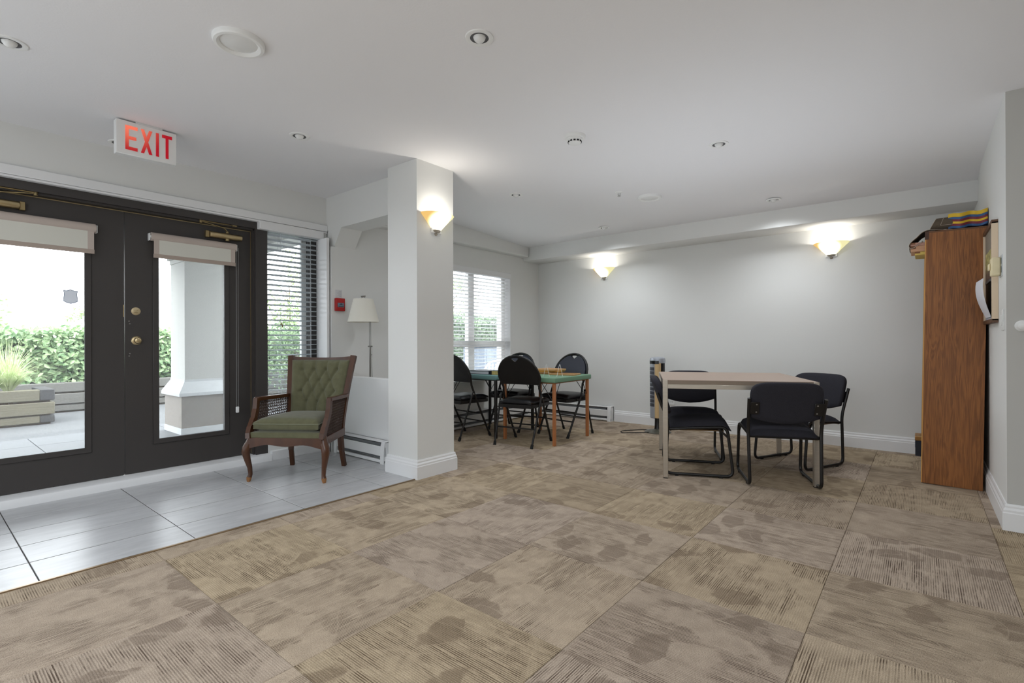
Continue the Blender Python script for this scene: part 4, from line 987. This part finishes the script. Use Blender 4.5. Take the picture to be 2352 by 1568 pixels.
# ------------------------------------------------------------------ square work table
ta = math.radians(24.5); TH = 0.755
t = thing('work_table', 'square tan laminate table on brushed steel legs', 'table', (-1.268, 4.405, 0), ta)
S = 0.535
b = B(); b.box(-S+0.004, S-0.004, -S+0.004, S-0.004, TH-0.004, TH, bev=0.001); ob('table_top', b, laminate, t)
b = B(); b.box(-S+0.003, S-0.003, -S+0.003, S-0.003, TH-0.032, TH-0.004); ob('edge_band', b, lam_edge, t)
for sx in (-1, 1):
    for sy in (-1, 1):
        x, y = sx*(S-0.018), sy*(S-0.018)
        b = B(); b.box(x-0.0185, x+0.0185, y-0.0185, y+0.0185, 0.006, TH-0.002, bev=0.002); lg = ob('leg', b, steel, t)
        b = B(); b.box(x-0.016, x+0.016, y-0.016, y+0.016, 0.0, 0.007); ob('foot_pad', b, rubber, lg)
for (x0, x1, y0, y1) in ((-S+0.03, S-0.03, -S+0.002, -S+0.032), (-S+0.03, S-0.03, S-0.032, S-0.002), (-S+0.002, -S+0.032, -S+0.03, S-0.03), (S-0.032, S-0.002, -S+0.03, S-0.03)):
    b = B(); b.box(x0, x1, y0, y1, TH-0.066, TH-0.033, bev=0.001); ob('frame_rail', b, steel, t)

# ------------------------------------------------------------------ sled chairs (local +Y forward)
def sled(lab, loc, rz):
    t = thing('sled_chair', lab, 'chair', loc, rz, 'blue fabric sled-base chairs at the work table')
    r = 0.0115
    for s in (-1, 1):
        P = smooth_path([(s*0.243, -0.296, 0.645), (s*0.236, -0.212, 0.42), (s*0.230, -0.238, r+0.004), (s*0.230, 0.262, r+0.004), (s*0.226, 0.218, 0.392), (s*0.222, -0.02, 0.376), (s*0.222, -0.205, 0.362)], 0.055, 6)
        f = ob('side_frame', B().tube(P, r, 10), black_m, t)
        b = B(); b.tube([(s*0.228, 0.237, 0.30), (s*0.224, 0.150, 0.383)], 0.008, 8); ob('corner_brace', b, black_m, f)
        for yy in (-0.15, 0.17): 
            b = B(); b.box(s*0.230-0.010, s*0.230+0.010, yy-0.012, yy+0.012, 0.0, 0.014); ob('glide', b, rubber, f)
        b = B(); M_ = Matrix.Translation((s*0.205, -0.279, 0.572)) @ Matrix.Rotation(math.radians(20), 4, 'X')
        b.box(-0.030, 0.030, -0.0035, 0.0035, -0.048, 0.048, M_, 0.002); br = ob('back_bracket', b, black_m, t)
        b = B()
        for zz in (-0.03, 0.03): b.lathe([(0, 0.003), (0.005, 0.002), (0.006, 0)], 10, M_ @ Matrix.Translation((-s*0.012, -0.0035, zz)) @ Matrix.Rotation(PI/2, 4, 'X'))
        ob('bolt', b, bolt_m, br)
    b = B(); b.tube([(-0.222, 0.165, 0.372), (0.222, 0.165, 0.372)], 0.009, 8); b.tube([(-0.224, -0.195, 0.356), (0.224, -0.195, 0.356)], 0.009, 8); ob('cross_bar', b, black_m, t)
    # seat with a waterfall front
    def topz(v): return 0.415+0.022*math.sin(PI*min(1, v*1.05)*0.55)
    b = B(); n = 16
    def edge(u): return (max(0.0, 1-(abs(2*u-1))**7))**0.5
    def st_(u, v):
        y = -0.215+0.465*v; k_ = edge(u)*edge(v); wv = 0.228+0.004*v
        return Vector(((2*u-1)*wv, y, 0.362+0.020*v+(topz(v)-0.350+0.02)*0.60*k_+0.010*(1-(2*u-1)**2) - 0.020*max(0, v-0.85)/0.15))
    A_ = b.grid(st_, n, n); C_ = b.grid(lambda u, v: Vector(((2*u-1)*0.220, -0.205+0.445*v, 0.358+0.020*v)), n, n, True)
    la = [A_[i][0] for i in range(n)]+[A_[n][j] for j in range(n)]+[A_[i][n] for i in range(n, 0, -1)]+[A_[0][j] for j in range(n, 0, -1)]
    lc = [C_[i][0] for i in range(n)]+[C_[n][j] for j in range(n)]+[C_[i][n] for i in range(n, 0, -1)]+[C_[0][j] for j in range(n, 0, -1)]
    for i in range(len(la)): b.bm.faces.new((la[i], la[(i+1) % len(la)], lc[(i+1) % len(la)], lc[i]))
    se = ob('seat', b, blue_f, t, ang=75)
    b = B(); b.box(-0.20, 0.20, -0.18, 0.20, 0.352, 0.360); ob('seat_board', b, mat('seat_board', (120, 92, 60), 0.8), se)
    # backrest: rounded panel, convex lower edge, curved in plan, leaning back
    def out(a):            # superellipse outline in local (x, h)
        c, s_ = math.cos(a), math.sin(a)
        x = 0.232*abs(c)**0.42*(1 if c >= 0 else -1)
        if s_ >= 0: h = 0.155*abs(s_)**0.42
        else: h = -0.120-0.050*(1-(x/0.232)**2) if abs(s_) > 0.30 else -0.120*abs(s_)/0.30
        return x, h
    b = B(); K = 56
    prof = [(1.0, 0.0), (1.0, 0.010), (0.985, 0.021), (0.95, 0.027), (0.80, 0.029), (0.45, 0.029), (0.0, 0.029)]
    lean = math.radians(20)
    def pos(x, h, d):
        y = -0.252-0.020*(1-(x/0.23)**2)+d; p = Matrix.Rotation(lean, 4, 'X') @ Vector((0, 0, h)); return Vector((x, y+p.y, 0.615+p.z))
    for sg in (1, -1):
        rings = []
        for q_, d in prof:
            if q_ == 0.0: rings.append([b.bm.verts.new(pos(0, 0, sg*d))])
            else: rings.append([b.bm.verts.new(pos(out(2*PI*i/K)[0]*q_, out(2*PI*i/K)[1]*q_, sg*d)) for i in range(K)])
        for A2, C2 in zip(rings[:-1], rings[1:]):
            for i in range(K):
                if len(C2) == 1: b.bm.faces.new((A2[i], A2[(i+1) % K], C2[0]))
                else: b.bm.faces.new((A2[i], A2[(i+1) % K], C2[(i+1) % K], C2[i]))
    bmesh.ops.remove_doubles(b.bm, verts=b.bm.verts[:], dist=0.0001)
    ob('backrest', b, blue_f, t, ang=60)
    return t
cE = sled('navy sled-base chair with its back to us, front right of the tan table', (-0.846, 4.185, 0), math.radians(24.3)); trE = tree_of(cE)
dup(cE, (-1.440, 4.110, 0), math.radians(-65.7), 'navy sled-base chair seen side on at left of the tan table', trE)
dup(cE, (-1.650, 4.640, 0), math.radians(204.5), 'navy sled-base chair facing us behind the tan table', trE)
dup(cE, (-0.820, 4.905, 0), math.radians(155), 'blue sled-base chair right behind the tan table, turned towards it', trE)

# ------------------------------------------------------------------ tower heater
t = thing('tower_heater', 'champagne and silver tower heater standing by the back wall', 'heater', (-2.36, 5.54, 0), math.radians(-22))
ob('base', B().lathe([(0, 0.045), (0.03, 0.045), (0.05, 0.035), (0.135, 0.016), (0.150, 0.006), (0.148, 0), (0, 0)], 36), base_m, t)
ob('neck', B().lathe([(0.042, 0.03), (0.036, 0.06), (0.034, 0.17), (0.05, 0.18)], 20), gloss_b, t)
def sect(a0, a1, r, z0, z1, m_, nm, par, n=10):
    b = B(); b.lathe([(0.001, z0), (r, z0), (r, z1), (0.001, z1)], n, None, a0, a1, 1.0, 0.9); b.bm.faces.ensure_lookup_table(); return ob(nm, b, m_, par)
t.rotation_euler = (0, 0, 0)
body = sect(0, 2*PI, 0.083, 0.165, 0.855, gloss_b, 'body', t, 36)
pn = sect(math.radians(-91), math.radians(-44), 0.088, 0.17, 0.80, gold_m, 'front_panel', t)
gr = sect(math.radians(-165), math.radians(-91), 0.0875, 0.17, 0.80, silver, 'grille_panel', t)
b = B()
for k_ in range(10): b.lathe([(0.086, 0.30+k_*0.046), (0.0885, 0.30+k_*0.046), (0.0885, 0.338+k_*0.046), (0.086, 0.338+k_*0.046)], 8, None, math.radians(-162), math.radians(-94), 1.0, 0.9)
ob('grille_slot', b, slit_m, gr)
ob('top_cap', B().lathe([(0.088, 0.80), (0.089, 0.835), (0.084, 0.855), (0.06, 0.868), (0, 0.872)], 36, None, 0, 2*PI, 1.0, 0.9), silver, t)
b = B(); b.lathe([(0.0895, 0.79), (0.0900, 0.79), (0.0900, 0.828), (0.0895, 0.828)], 14, None, math.radians(-158), math.radians(-60), 1.0, 0.9); ob('display_band', b, gloss_b, t)
b = B(); b.tube(smooth_path([(0.0, -0.1, 0.012), (-0.16, -0.20, 0.006), (-0.30, -0.33, 0.006), (-0.36, -0.22, 0.006), (-0.20, 0.02, 0.006), (0.0, 0.20, 0.006), (0.05, 0.34, 0.02)], 0.2, 10), 0.0042, 8); ob('power_cord', b, rubber, t)

# ------------------------------------------------------------------ bookcase
BX0, BX1, BYa, BYb, BH = -0.004, 0.330, 4.755, 5.72, 1.842
t = thing('bookcase', 'tall oak bookcase seen from its side against the right wall', 'bookcase', ((BX0+BX1)/2, (BYa+BYb)/2, 0.003)); LEAN = 0.0168; t.rotation_euler = (0, LEAN, 0); ccx, ccy = (BX0+BX1)/2, (BYa+BYb)/2
hx, hy = (BX1-BX0)/2, (BYb-BYa)/2
for s in (-1, 1):
    y0_, y1_ = (-hy, -hy+0.020) if s < 0 else (hy-0.020, hy)
    b = B(); b.box(-hx+0.006, hx, y0_, y1_, 0, BH-0.012); pn = ob('side_panel', b, oak_m, t)
    b = B(); b.box(-hx, -hx+0.0065, y0_, y1_, 0, BH-0.012); ob('edge_strip', b, oak_e, pn)
b = B(); b.box(-hx, hx, -hy+0.0, hy, BH-0.012, BH); b.box(-hx+0.0, -hx+0.020, -hy+0.020, hy-0.02, BH-0.075, BH-0.012); ob('top_board', b, mat('dark_oak_top', (104, 64, 30), 0.5, noise=((10, 2, 10), 0.2)), t)
b = B(); b.box(-hx-0.001, -hx+0.022, -hy-0.0006, -hy+0.020, BH-0.060, BH-0.001); ob('corner_block', b, mat('dark_oak_block', (70, 40, 20), 0.5), t)
b = B(); b.box(hx-0.008, hx, -hy+0.02, hy-0.02, 0.0, BH-0.012); ob('back_panel', b, oak_m, t)
SHZ = (0.055, 0.42, 0.78, 1.13, 1.47, 1.66)
for z in SHZ:
    b = B(); b.box(-hx+0.004, hx-0.008, -hy+0.020, hy-0.020, z, z+0.020); sh = ob('shelf', b, oak_m, t)
b = B(); b.box(-hx+0.02, -hx+0.035, -hy+0.02, hy-0.02, 0, 0.055); ob('plinth', b, oak_m, t)
# boxes poking out of the top shelf
z = 1.681
for lab, x0, x1, y0, y1, h, m_ in (('mustard game box, lowest of three on the top shelf', -0.060, 0.22, 4.81, 5.06, 0.024, mustard), ('peach game box, middle of three on the top shelf', -0.085, 0.22, 4.80, 5.04, 0.042, peach), ('pink and brown game box, uppermost of three on the top shelf', -0.088, 0.20, 4.80, 5.03, 0.024, mat('pink_card', (190, 146, 128), 0.6))):
    t = thing('game_box', lab, 'box', ((x0+x1)/2+0.028, (y0+y1)/2, z+0.006), 0, 'flat game boxes on the top shelf'); t.rotation_euler = (0, LEAN, 0); w_, d_ = (x1-x0)/2, (y1-y0)/2
    b = B(); b.box(-w_, w_, -d_, d_, 0, h*0.92, bev=0.002); ob('box_base', b, m_, t)
    b = B(); b.box(-w_-0.0015, w_+0.0015, -d_-0.0015, d_+0.0015, h*0.45, h, bev=0.002); ob('box_lid', b, m_, t)
    b = B(); b.box(-w_-0.0018, -w_+0.03, -d_-0.0018, -d_-0.001, h*0.46, h*0.98); ob('box_end_print', b, mat('brown_print', (128, 84, 56), 0.7), t)
    z += h+0.0008
# dark blue box on bottom shelf
t = thing('storage_tin', 'dark blue and gold box at the foot of the bookcase', 'box', (0.045, 5.52, 0.0758))
b = B(); b.box(-0.085, 0.10, -0.10, 0.10, 0, 0.13, bev=0.003); ob('box', b, cover_n, t)
b = B(); b.box(-0.087, 0.10, -0.102, 0.102, 0.13, 0.165, bev=0.003); ob('lid', b, mat('gold_band', (176, 130, 72), 0.4, 0.4), t)
b = B(); b.box(-0.0865, -0.0845, -0.09, 0.09, 0.07, 0.125); ob('box_label', b, mat('steel_blue_label', (92, 110, 142), 0.5), t)
# books and boxes inside the shelves, seen only from the side
k_ = 0
# stacked wavy trays on top
z = BH
cols = [(blu, 'lowest blue wavy tray in the stack on the bookcase'), (mar, 'maroon wavy tray second from bottom of the stack on the bookcase'), (yel, 'yellow wavy tray in the middle of the stack on the bookcase'), (mar, 'maroon wavy tray under the upper blue one on the bookcase'), (blu, 'upper blue wavy tray in the stack on the bookcase'), (yel, 'topmost yellow wavy tray of the stack on the bookcase')]
for i, (m_, lab) in enumerate(cols):
    h = 0.0155 if m_ is not yel or i < 5 else 0.026
    t = thing('wavy_tray', lab, 'tray', (0.266, 4.86, z), 0, 'stacked wavy trays on the bookcase')
    wv = lambda x: 0.010*math.sin(x*52)+0.006*math.sin(x*23+1)
    t.rotation_euler = (0, LEAN, 0)
    def fz(u, v, h=h): 
        x = -0.110+0.205*u; dy = -0.083+0.018*math.sin(x*48+0.8)*(1-v)+0.17*v
        return (Vector((x, dy, h+0.006*math.sin(x*60+1.2)+0.012*u+0.006)), Vector((0, 0, 1)))
    ob('tray', B().slab(fz, h, 28, 6), m_, t)
    z += h+0.0006
# brown felt mats rolled and drooping over the front
t = thing('felt_mat', 'dark brown felt mat rolled into an arch on top of the bookcase', 'mat', (0.105, 4.87, BH+0.004), 0, 'dark brown felt mats on the bookcase')
def roll(u, v):
    a = -1.45+5.6*u; ry, rz = 0.075, 0.050+0.004*v; x = -0.060+0.185*v
    return (Vector((x-0.020*math.sin(a)*0-0.03*(math.sin(a)+1)*(1-v)*-0.8, -0.015+ry*math.cos(a), 0.053+rz*math.sin(a))), Vector((0, math.cos(a), math.sin(a))))
ob('felt', B().slab(lambda u, v: roll(u, v), 0.004, 30, 5), dkbrown, t, ang=60)
b = B(); b.tube([Vector(roll(i/30, 0.0)[0]) for i in range(31)], 0.0017, 5); b.tube([Vector(roll(i/30, 0.30)[0])+Vector(roll(i/30, 0.30)[1])*0.001 for i in range(18, 27)], 0.0011, 5); b.tube([Vector(roll(26/30, 0.30+0.7*i/8)[0])+Vector(roll(26/30, 0.3)[1])*0.001 for i in range(9)], 0.0011, 5); ob('stitched_edge', b, whiteedge, t)
t = thing('felt_mat', 'dark brown felt mat lying flat under the rolled one', 'mat', (0.131, 4.92, BH+0.003), 0, 'dark brown felt mats on the bookcase')
def flat(u, v):
    x = -0.09+0.20*u; return (Vector((x, -0.14+0.30*v, 0.0045+0.0025*math.sin(x*70))), Vector((0, 0, 1)))
ob('felt', B().slab(flat, 0.003, 20, 3), dkbrown, t, ang=60)
b = B(); b.tube([Vector(flat(i/20, 0)[0]) for i in range(21)], 0.0014, 5); ob('stitched_edge', b, whiteedge, t)
t = thing('felt_mat', 'dark brown felt mat drooping over the front of the bookcase', 'mat', (BX0+0.031, 4.92, BH+0.003), 0, 'dark brown felt mats on the bookcase')
droop = [(0.12, 0.010), (0.05, 0.016), (0.01, 0.020), (-0.022, 0.004), (-0.050, -0.030), (-0.078, -0.052), (-0.098, -0.085), (-0.086, -0.112), (-0.060, -0.100), (-0.030, -0.075), (-0.012, -0.060)]
dp = smooth_path([(x, 0, z_) for x, z_ in droop], 0.05, 4)
def dfn(u, v):
    i = min(len(dp)-2, int(u*(len(dp)-1))); f_ = u*(len(dp)-1)-i; p = dp[i].lerp(dp[i+1], f_); d_ = (dp[i+1]-dp[i]).normalized(); return (Vector((p.x, -0.13+0.27*v, p.z)), Vector((d_.z, 0, -d_.x)))
ob('felt', B().slab(dfn, 0.0035, 40, 3), dkbrown, t, ang=60)
b = B(); b.tube([Vector(dfn(i/40, 0)[0]) for i in range(41)], 0.0016, 5); ob('stitched_edge', b, whiteedge, t)

# ------------------------------------------------------------------ outdoors
b = B(); b.box(-60, -4.62, -40, 60, -0.20, -0.03); struct('ground', b, aggr, 'pale exposed aggregate paving outside', 'ground')
b = B(); b.box(-7.66, -4.63, -4.0, 9.0, -0.03, -0.022); pav = struct('path', b, mat('paver_joint', (120, 118, 114), 0.9), 'paved strip outside the doors', 'paving')
xs = [-7.66, -7.05, -6.44, -5.83, -5.22, -4.62]; ys = [-2.73+1.2*k_ for k_ in range(9)]
for a, c in zip(xs[:-1], xs[1:]):
    for e, f in zip(ys[:-1], ys[1:]):
        link('paver', tile_mesh('paver', c-a-0.006, f-e-0.006, 0.022, 0.002, paver_m), pav, ((a+c)/2, (e+f)/2, -0.024))
# patio column
pc = (-6.58, 2.05)
t = thing('patio_column', 'square pale stucco column with flared plinth outside the right door', 'column', (-6.835, 2.305, -0.002)); t['kind'] = 'structure'
def sq(b, r, z0, z1, r2=None): 
    r2 = r if r2 is None else r2
    lo = [b.bm.verts.new((x*r, y*r, z0)) for x, y in ((-1, -1), (1, -1), (1, 1), (-1, 1))]; hi = [b.bm.verts.new((x*r2, y*r2, z1)) for x, y in ((-1, -1), (1, -1), (1, 1), (-1, 1))]
    for i in range(4): b.bm.faces.new((lo[i], lo[(i+1) % 4], hi[(i+1) % 4], hi[i]))
    b.bm.faces.new(lo[::-1]); b.bm.faces.new(hi)
b = B(); sq(b, 0.235, 0.62, 2.20); ob('shaft', b, stucco, t)
b = B(); sq(b, 0.315, 0.44, 0.475); sq(b, 0.315, 0.475, 0.60, 0.245); sq(b, 0.240, 0.60, 0.625); ob('flared_cap', b, flash_m, t)
b = B(); sq(b, 0.285, 0.07, 0.44); ob('plinth', b, stucco_d, t)
b = B(); sq(b, 0.292, 0.0, 0.07); ob('plinth_base', b, flash_m, t)
b = B(); sq(b, 0.245, 2.0, 2.05); sq(b, 0.265, 2.05, 2.11); ob('capital', b, stucco, t)
b = B(); b.box(-7.25, -6.50, -3.5, 2.62, 2.11, 2.6); b.box(-6.50, -4.74, -3.5, 2.95, 2.42, 2.6); b.box(-6.6, -4.74, 2.70, 2.97, 2.20, 2.6); struct('roof', b, stucco, 'pale canopy over the patio', 'roof')
# timber planters
def timber_wall(name, label, cat, xf, ya, yb_, deep, m1, corner):
    t = thing(name, label, cat, (xf, (ya+yb_)/2, -0.03))
    L2 = (yb_-ya)/2
    for k_, (z0_, z1_) in enumerate(((0.025, 0.12), (0.135, 0.295), (0.320, 0.465))):
        off_ = (0.0, 0.012, 0.0)[k_]
        ylim = L2 if (k_ % 2 == 1 or not corner) else L2-0.145
        b = B(); b.box(-0.14+off_*0, 0.0+off_, -L2, ylim, z0_, z1_, bev=0.008); ob('timber', b, m1, t)
        if corner:
            if k_ % 2 == 0: b = B(); b.box(-deep, 0.004, L2-0.145, L2, z0_, z1_, bev=0.008); ob('timber', b, timber_d, t)
            else: b = B(); b.box(-deep, -0.14, L2-0.145, L2, z0_, z1_, bev=0.008); ob('timber', b, m1, t)
    b = B(); b.box(-deep, -0.035, -L2, L2-0.04, 0, 0.43); ob('soil', b, soil, t)
    return t
timber_wall('planter_box', 'low weathered timber planter with ornamental grass, seen through the left door', 'planter', -9.06, -3.0, 1.30, 0.70, timber_m, True)
timber_wall('retaining_wall', 'low weathered timber wall below the laurel hedge', 'retaining wall', -10.37, -3.0, 9.0, 0.16, timber_g, False)
# leaf mesh
def leaf_geo(b, M_, l, w_):
    P = [(0, 0, 0), (w_/2, l*0.35, 0.012), (w_*0.35, l*0.75, 0.006), (0, l, -0.012), (-w_*0.35, l*0.75, 0.006), (-w_/2, l*0.35, 0.012), (0, l*0.5, -0.004)]
    v = [b.bm.verts.new(M_ @ Vector(p)) for p in P]
    for i in range(6): b.bm.faces.new((v[i], v[(i+1) % 6], v[6]))
def rand_rot(face, spread):
    """leaf blade whose normal leans to `face` and tip leans down/out"""
    n_ = (Vector(face)+Vector((random.gauss(0, spread), random.gauss(0, spread), random.gauss(0, spread)))).normalized()
    t_ = Vector((random.gauss(0, 1), random.gauss(0, 1), random.gauss(-0.3, 0.8))); t_ = (t_-n_*t_.dot(n_)).normalized(); x_ = t_.cross(n_)
    return Matrix((x_, t_, n_)).transposed()
def hedge(name, label, x0, x1, y0, y1, z0, z1, n_single, n_mass, l, m_, bump_=0.06, vis=None):
    t = thing(name, label, 'hedge', ((x0+x1)/2, (y0+y1)/2, 0)); cx_, cy_ = (x0+x1)/2, (y0+y1)/2
    b = B(); b.box(x0-cx_+0.12, x1-cx_-0.14, y0-cy_, y1-cy_, z0-0.05, z1-0.12); ob('shade_core', b, mat('hedge_shade', (46, 62, 36), 0.95), t)  # dark core box stands in for the shade between the leaves
    def spot(ya, yb2):
        y = random.uniform(ya, yb2)
        if random.random() < 0.72: z = random.uniform(z0, z1); x = x1-0.05+0.05*math.sin(y*5+z*7)+random.uniform(-0.07, 0.05); fc = (1, 0, 0.55)
        else: x = random.uniform(x0+0.2, x1); z = z1+0.03*math.sin(y*4)+0.025*math.sin(x*9)+random.uniform(-0.06, 0.05); fc = (0.25, 0, 1)
        return Vector((x-cx_, y-cy_, z)), fc
    if n_single:
        b = B(); leaf_geo(b, Matrix.Identity(4), l, l*0.46); me = b.mesh('leaf', m_, 80, False)
        for i in range(n_single):
            p, fc = spot(*(vis or (y0, y1))); p.x += 0.03
            o = link('leaf', me, t, p); o.rotation_euler = rand_rot(fc, 0.45).to_euler(); s_ = random.uniform(0.8, 1.25); o.scale = (s_, s_, s_)
    b = B()
    for i in range(n_mass):
        p, fc = spot(y0, y1); M_ = rand_rot(fc, 0.55).to_4x4(); M_.translation = p; s_ = random.uniform(0.7, 1.2); leaf_geo(b, M_, l*s_, l*0.46*s_)
    tag(ob('foliage', b, m_, t, ang=80, fix=False), kind='stuff')
    return t
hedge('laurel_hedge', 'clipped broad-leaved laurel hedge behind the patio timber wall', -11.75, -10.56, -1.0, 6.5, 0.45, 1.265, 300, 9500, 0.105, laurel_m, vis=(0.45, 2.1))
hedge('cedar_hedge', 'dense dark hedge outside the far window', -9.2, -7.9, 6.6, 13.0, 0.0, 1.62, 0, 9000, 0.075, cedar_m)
# trees and shrubs
def tree(name, label, loc, h, r, n, l, m_, trunk, cat='tree', squash=1.0):
    t = thing(name, label, cat, loc)
    b = B(); b.tube([(0, 0, 0), (0.03, 0.02, h*0.4), (0, 0.03, h*0.75)], [trunk, trunk*0.8, trunk*0.4], 8)
    for i in range(9):
        a = i*2.4; z_ = h*(0.35+0.05*i); b.tube([(0, 0, z_), (math.cos(a)*r*0.7, math.sin(a)*r*0.7, z_+h*0.12)], [trunk*0.4, trunk*0.12], 6)
    ob('trunk', b, bark, t)
    b = B(); cl = [(random.gauss(0, r*0.45), random.gauss(0, r*0.45), h*random.uniform(0.35, 1.0)) for _ in range(26)]
    for i in range(n):
        c = random.choice(cl); k2 = r*0.28*(1.3-0.6*c[2]/h)
        p = Vector((c[0]+random.gauss(0, k2), c[1]+random.gauss(0, k2), c[2]*squash+random.gauss(0, k2*0.8)))
        M_ = rand_rot((0.3, 0, 1), 0.8).to_4x4(); M_.translation = p; leaf_geo(b, M_, l*random.uniform(0.7, 1.2), l*0.42)
    tag(ob('foliage', b, m_, t, ang=80, fix=False), kind='stuff'); return t
tree('tree', 'hazy green tree at the left edge beyond the hedge', (-24, 1.55, 0), 2.5, 0.7, 900, 0.20, tree_m, 0.06)
tree('tree', 'loose pale green tree seen through the blinds beside the doors', (-13.4, 6.7, 0), 3.4, 0.9, 1300, 0.12, tree_m, 0.03)
tree('tree', 'feathery green shrub seen low through the blinds beside the doors', (-9.6, 4.95, -0.03), 1.35, 0.75, 2400, 0.08, cedar_m, 0.025, 'shrub')
tree('tree', 'slim tree beyond the dark hedge, left in the far window', (-12.4, 11.9, 0), 3.3, 0.7, 900, 0.13, tree_m, 0.05)
tree('tree', 'pale tree beyond the dark hedge, right in the far window', (-12.0, 15.6, 0), 2.7, 1.0, 900, 0.15, tree_m, 0.05)
tree('tree', 'thin wispy tree beyond the hedge near the left door stile', (-20, 3.45, 0), 2.1, 0.4, 260, 0.12, tree_m, 0.03)
# ornamental grass
t = thing('ornamental_grass', 'arching pale ornamental grass in the timber planter', 'plant', (-9.32, 0.88, 0.40))
b = B()
for i in range(520):
    a = random.uniform(0, 2*PI); lean = random.uniform(0.15, 1.0); L_ = random.uniform(0.34, 0.78); w_ = 0.0055
    pts_ = []
    for k_ in range(7):
        s_ = k_/6; rr = 0.03+lean*L_*s_*(0.55+0.45*s_); zz = L_*s_*(1.15-0.85*lean*s_)
        pts_.append(Vector((math.cos(a)*rr, math.sin(a)*rr, zz)))
    sd_ = Vector((-math.sin(a), math.cos(a), 0))
    prev = None
    for k_, p in enumerate(pts_):
        ww = w_*(1-0.85*k_/6); q1, q2 = b.bm.verts.new(p-sd_*ww), b.bm.verts.new(p+sd_*ww)
        if prev: b.bm.faces.new((prev[0], prev[1], q2, q1))
        prev = (q1, q2)
tag(ob('blade', b, blade_m, t, ang=80, fix=False), kind='stuff')
t = thing('glazed_pot', 'dark blue glazed pot behind the ornamental grass', 'pot', (-9.60, 0.66, 0.40))
ob('pot', B().lathe([(0.0, 0), (0.13, 0.0), (0.20, 0.10), (0.23, 0.22), (0.215, 0.32), (0.23, 0.345), (0.20, 0.345), (0.19, 0.30), (0, 0.28)], 32), glaze_b, t)
# dark slate box and white garden chair outside the far window
t = thing('garden_cabinet', 'slate grey garden cabinet outside the far window', 'cabinet', (-6.7, 7.45, -0.03), math.radians(10))
b = B(); b.box(-0.25, 0.25, -0.55, 0.55, 0, 0.98, bev=0.01); ob('body', b, slate, t)
b = B(); b.box(-0.27, 0.27, -0.57, 0.57, 0.98, 1.03, bev=0.01); ob('lid', b, mat('slate_lid', (60, 66, 76), 0.5), t)
b = B(); b.box(0.25, 0.258, -0.5, -0.02, 0.08, 0.94, bev=0.003); b.box(0.25, 0.258, 0.02, 0.5, 0.08, 0.94, bev=0.003); ob('cabinet_door', b, slate, t)
t = thing('garden_chair', 'white plastic garden chair outside the far window', 'chair', (-5.9, 6.55, -0.03), math.radians(200)); t.scale = (0.85, 0.85, 0.85)
b = B(); b.slab(lambda u, v: (Vector((-0.22+0.44*u, -0.2+0.42*v, 0.42+0.02*(2*u-1)**2)), Vector((0, 0, 1))), 0.012, 6, 6); ob('seat', b, white_pl, t)
b = B(); arc_ = [(0.24*math.cos(a), 0.42*max(0, math.sin(a))**0.7) for a in [PI*i/16 for i in range(17)]]
b.tube([(x, -0.24-0.12*(z_/0.4), 0.44+z_) for x, z_ in arc_], 0.02, 8)
for x in (-0.12, -0.04, 0.04, 0.12): b.tube([(x, -0.24, 0.44), (x, -0.34, 0.80)], 0.014, 6)
ob('backrest', b, white_pl, t)
for sx in (-1, 1):
    for sy in (-1, 1): ob('leg', B().tube([(sx*0.21, sy*0.18, 0.42), (sx*0.25, sy*0.23, 0.0)], [0.026, 0.02], 8), white_pl, t)
    b = B(); b.tube([(sx*0.24, 0.20, 0.42), (sx*0.27, 0.18, 0.64), (sx*0.27, -0.27, 0.66)], 0.018, 8); ob('armrest', b, white_pl, t)
# ------------------------------------------------------------------ done
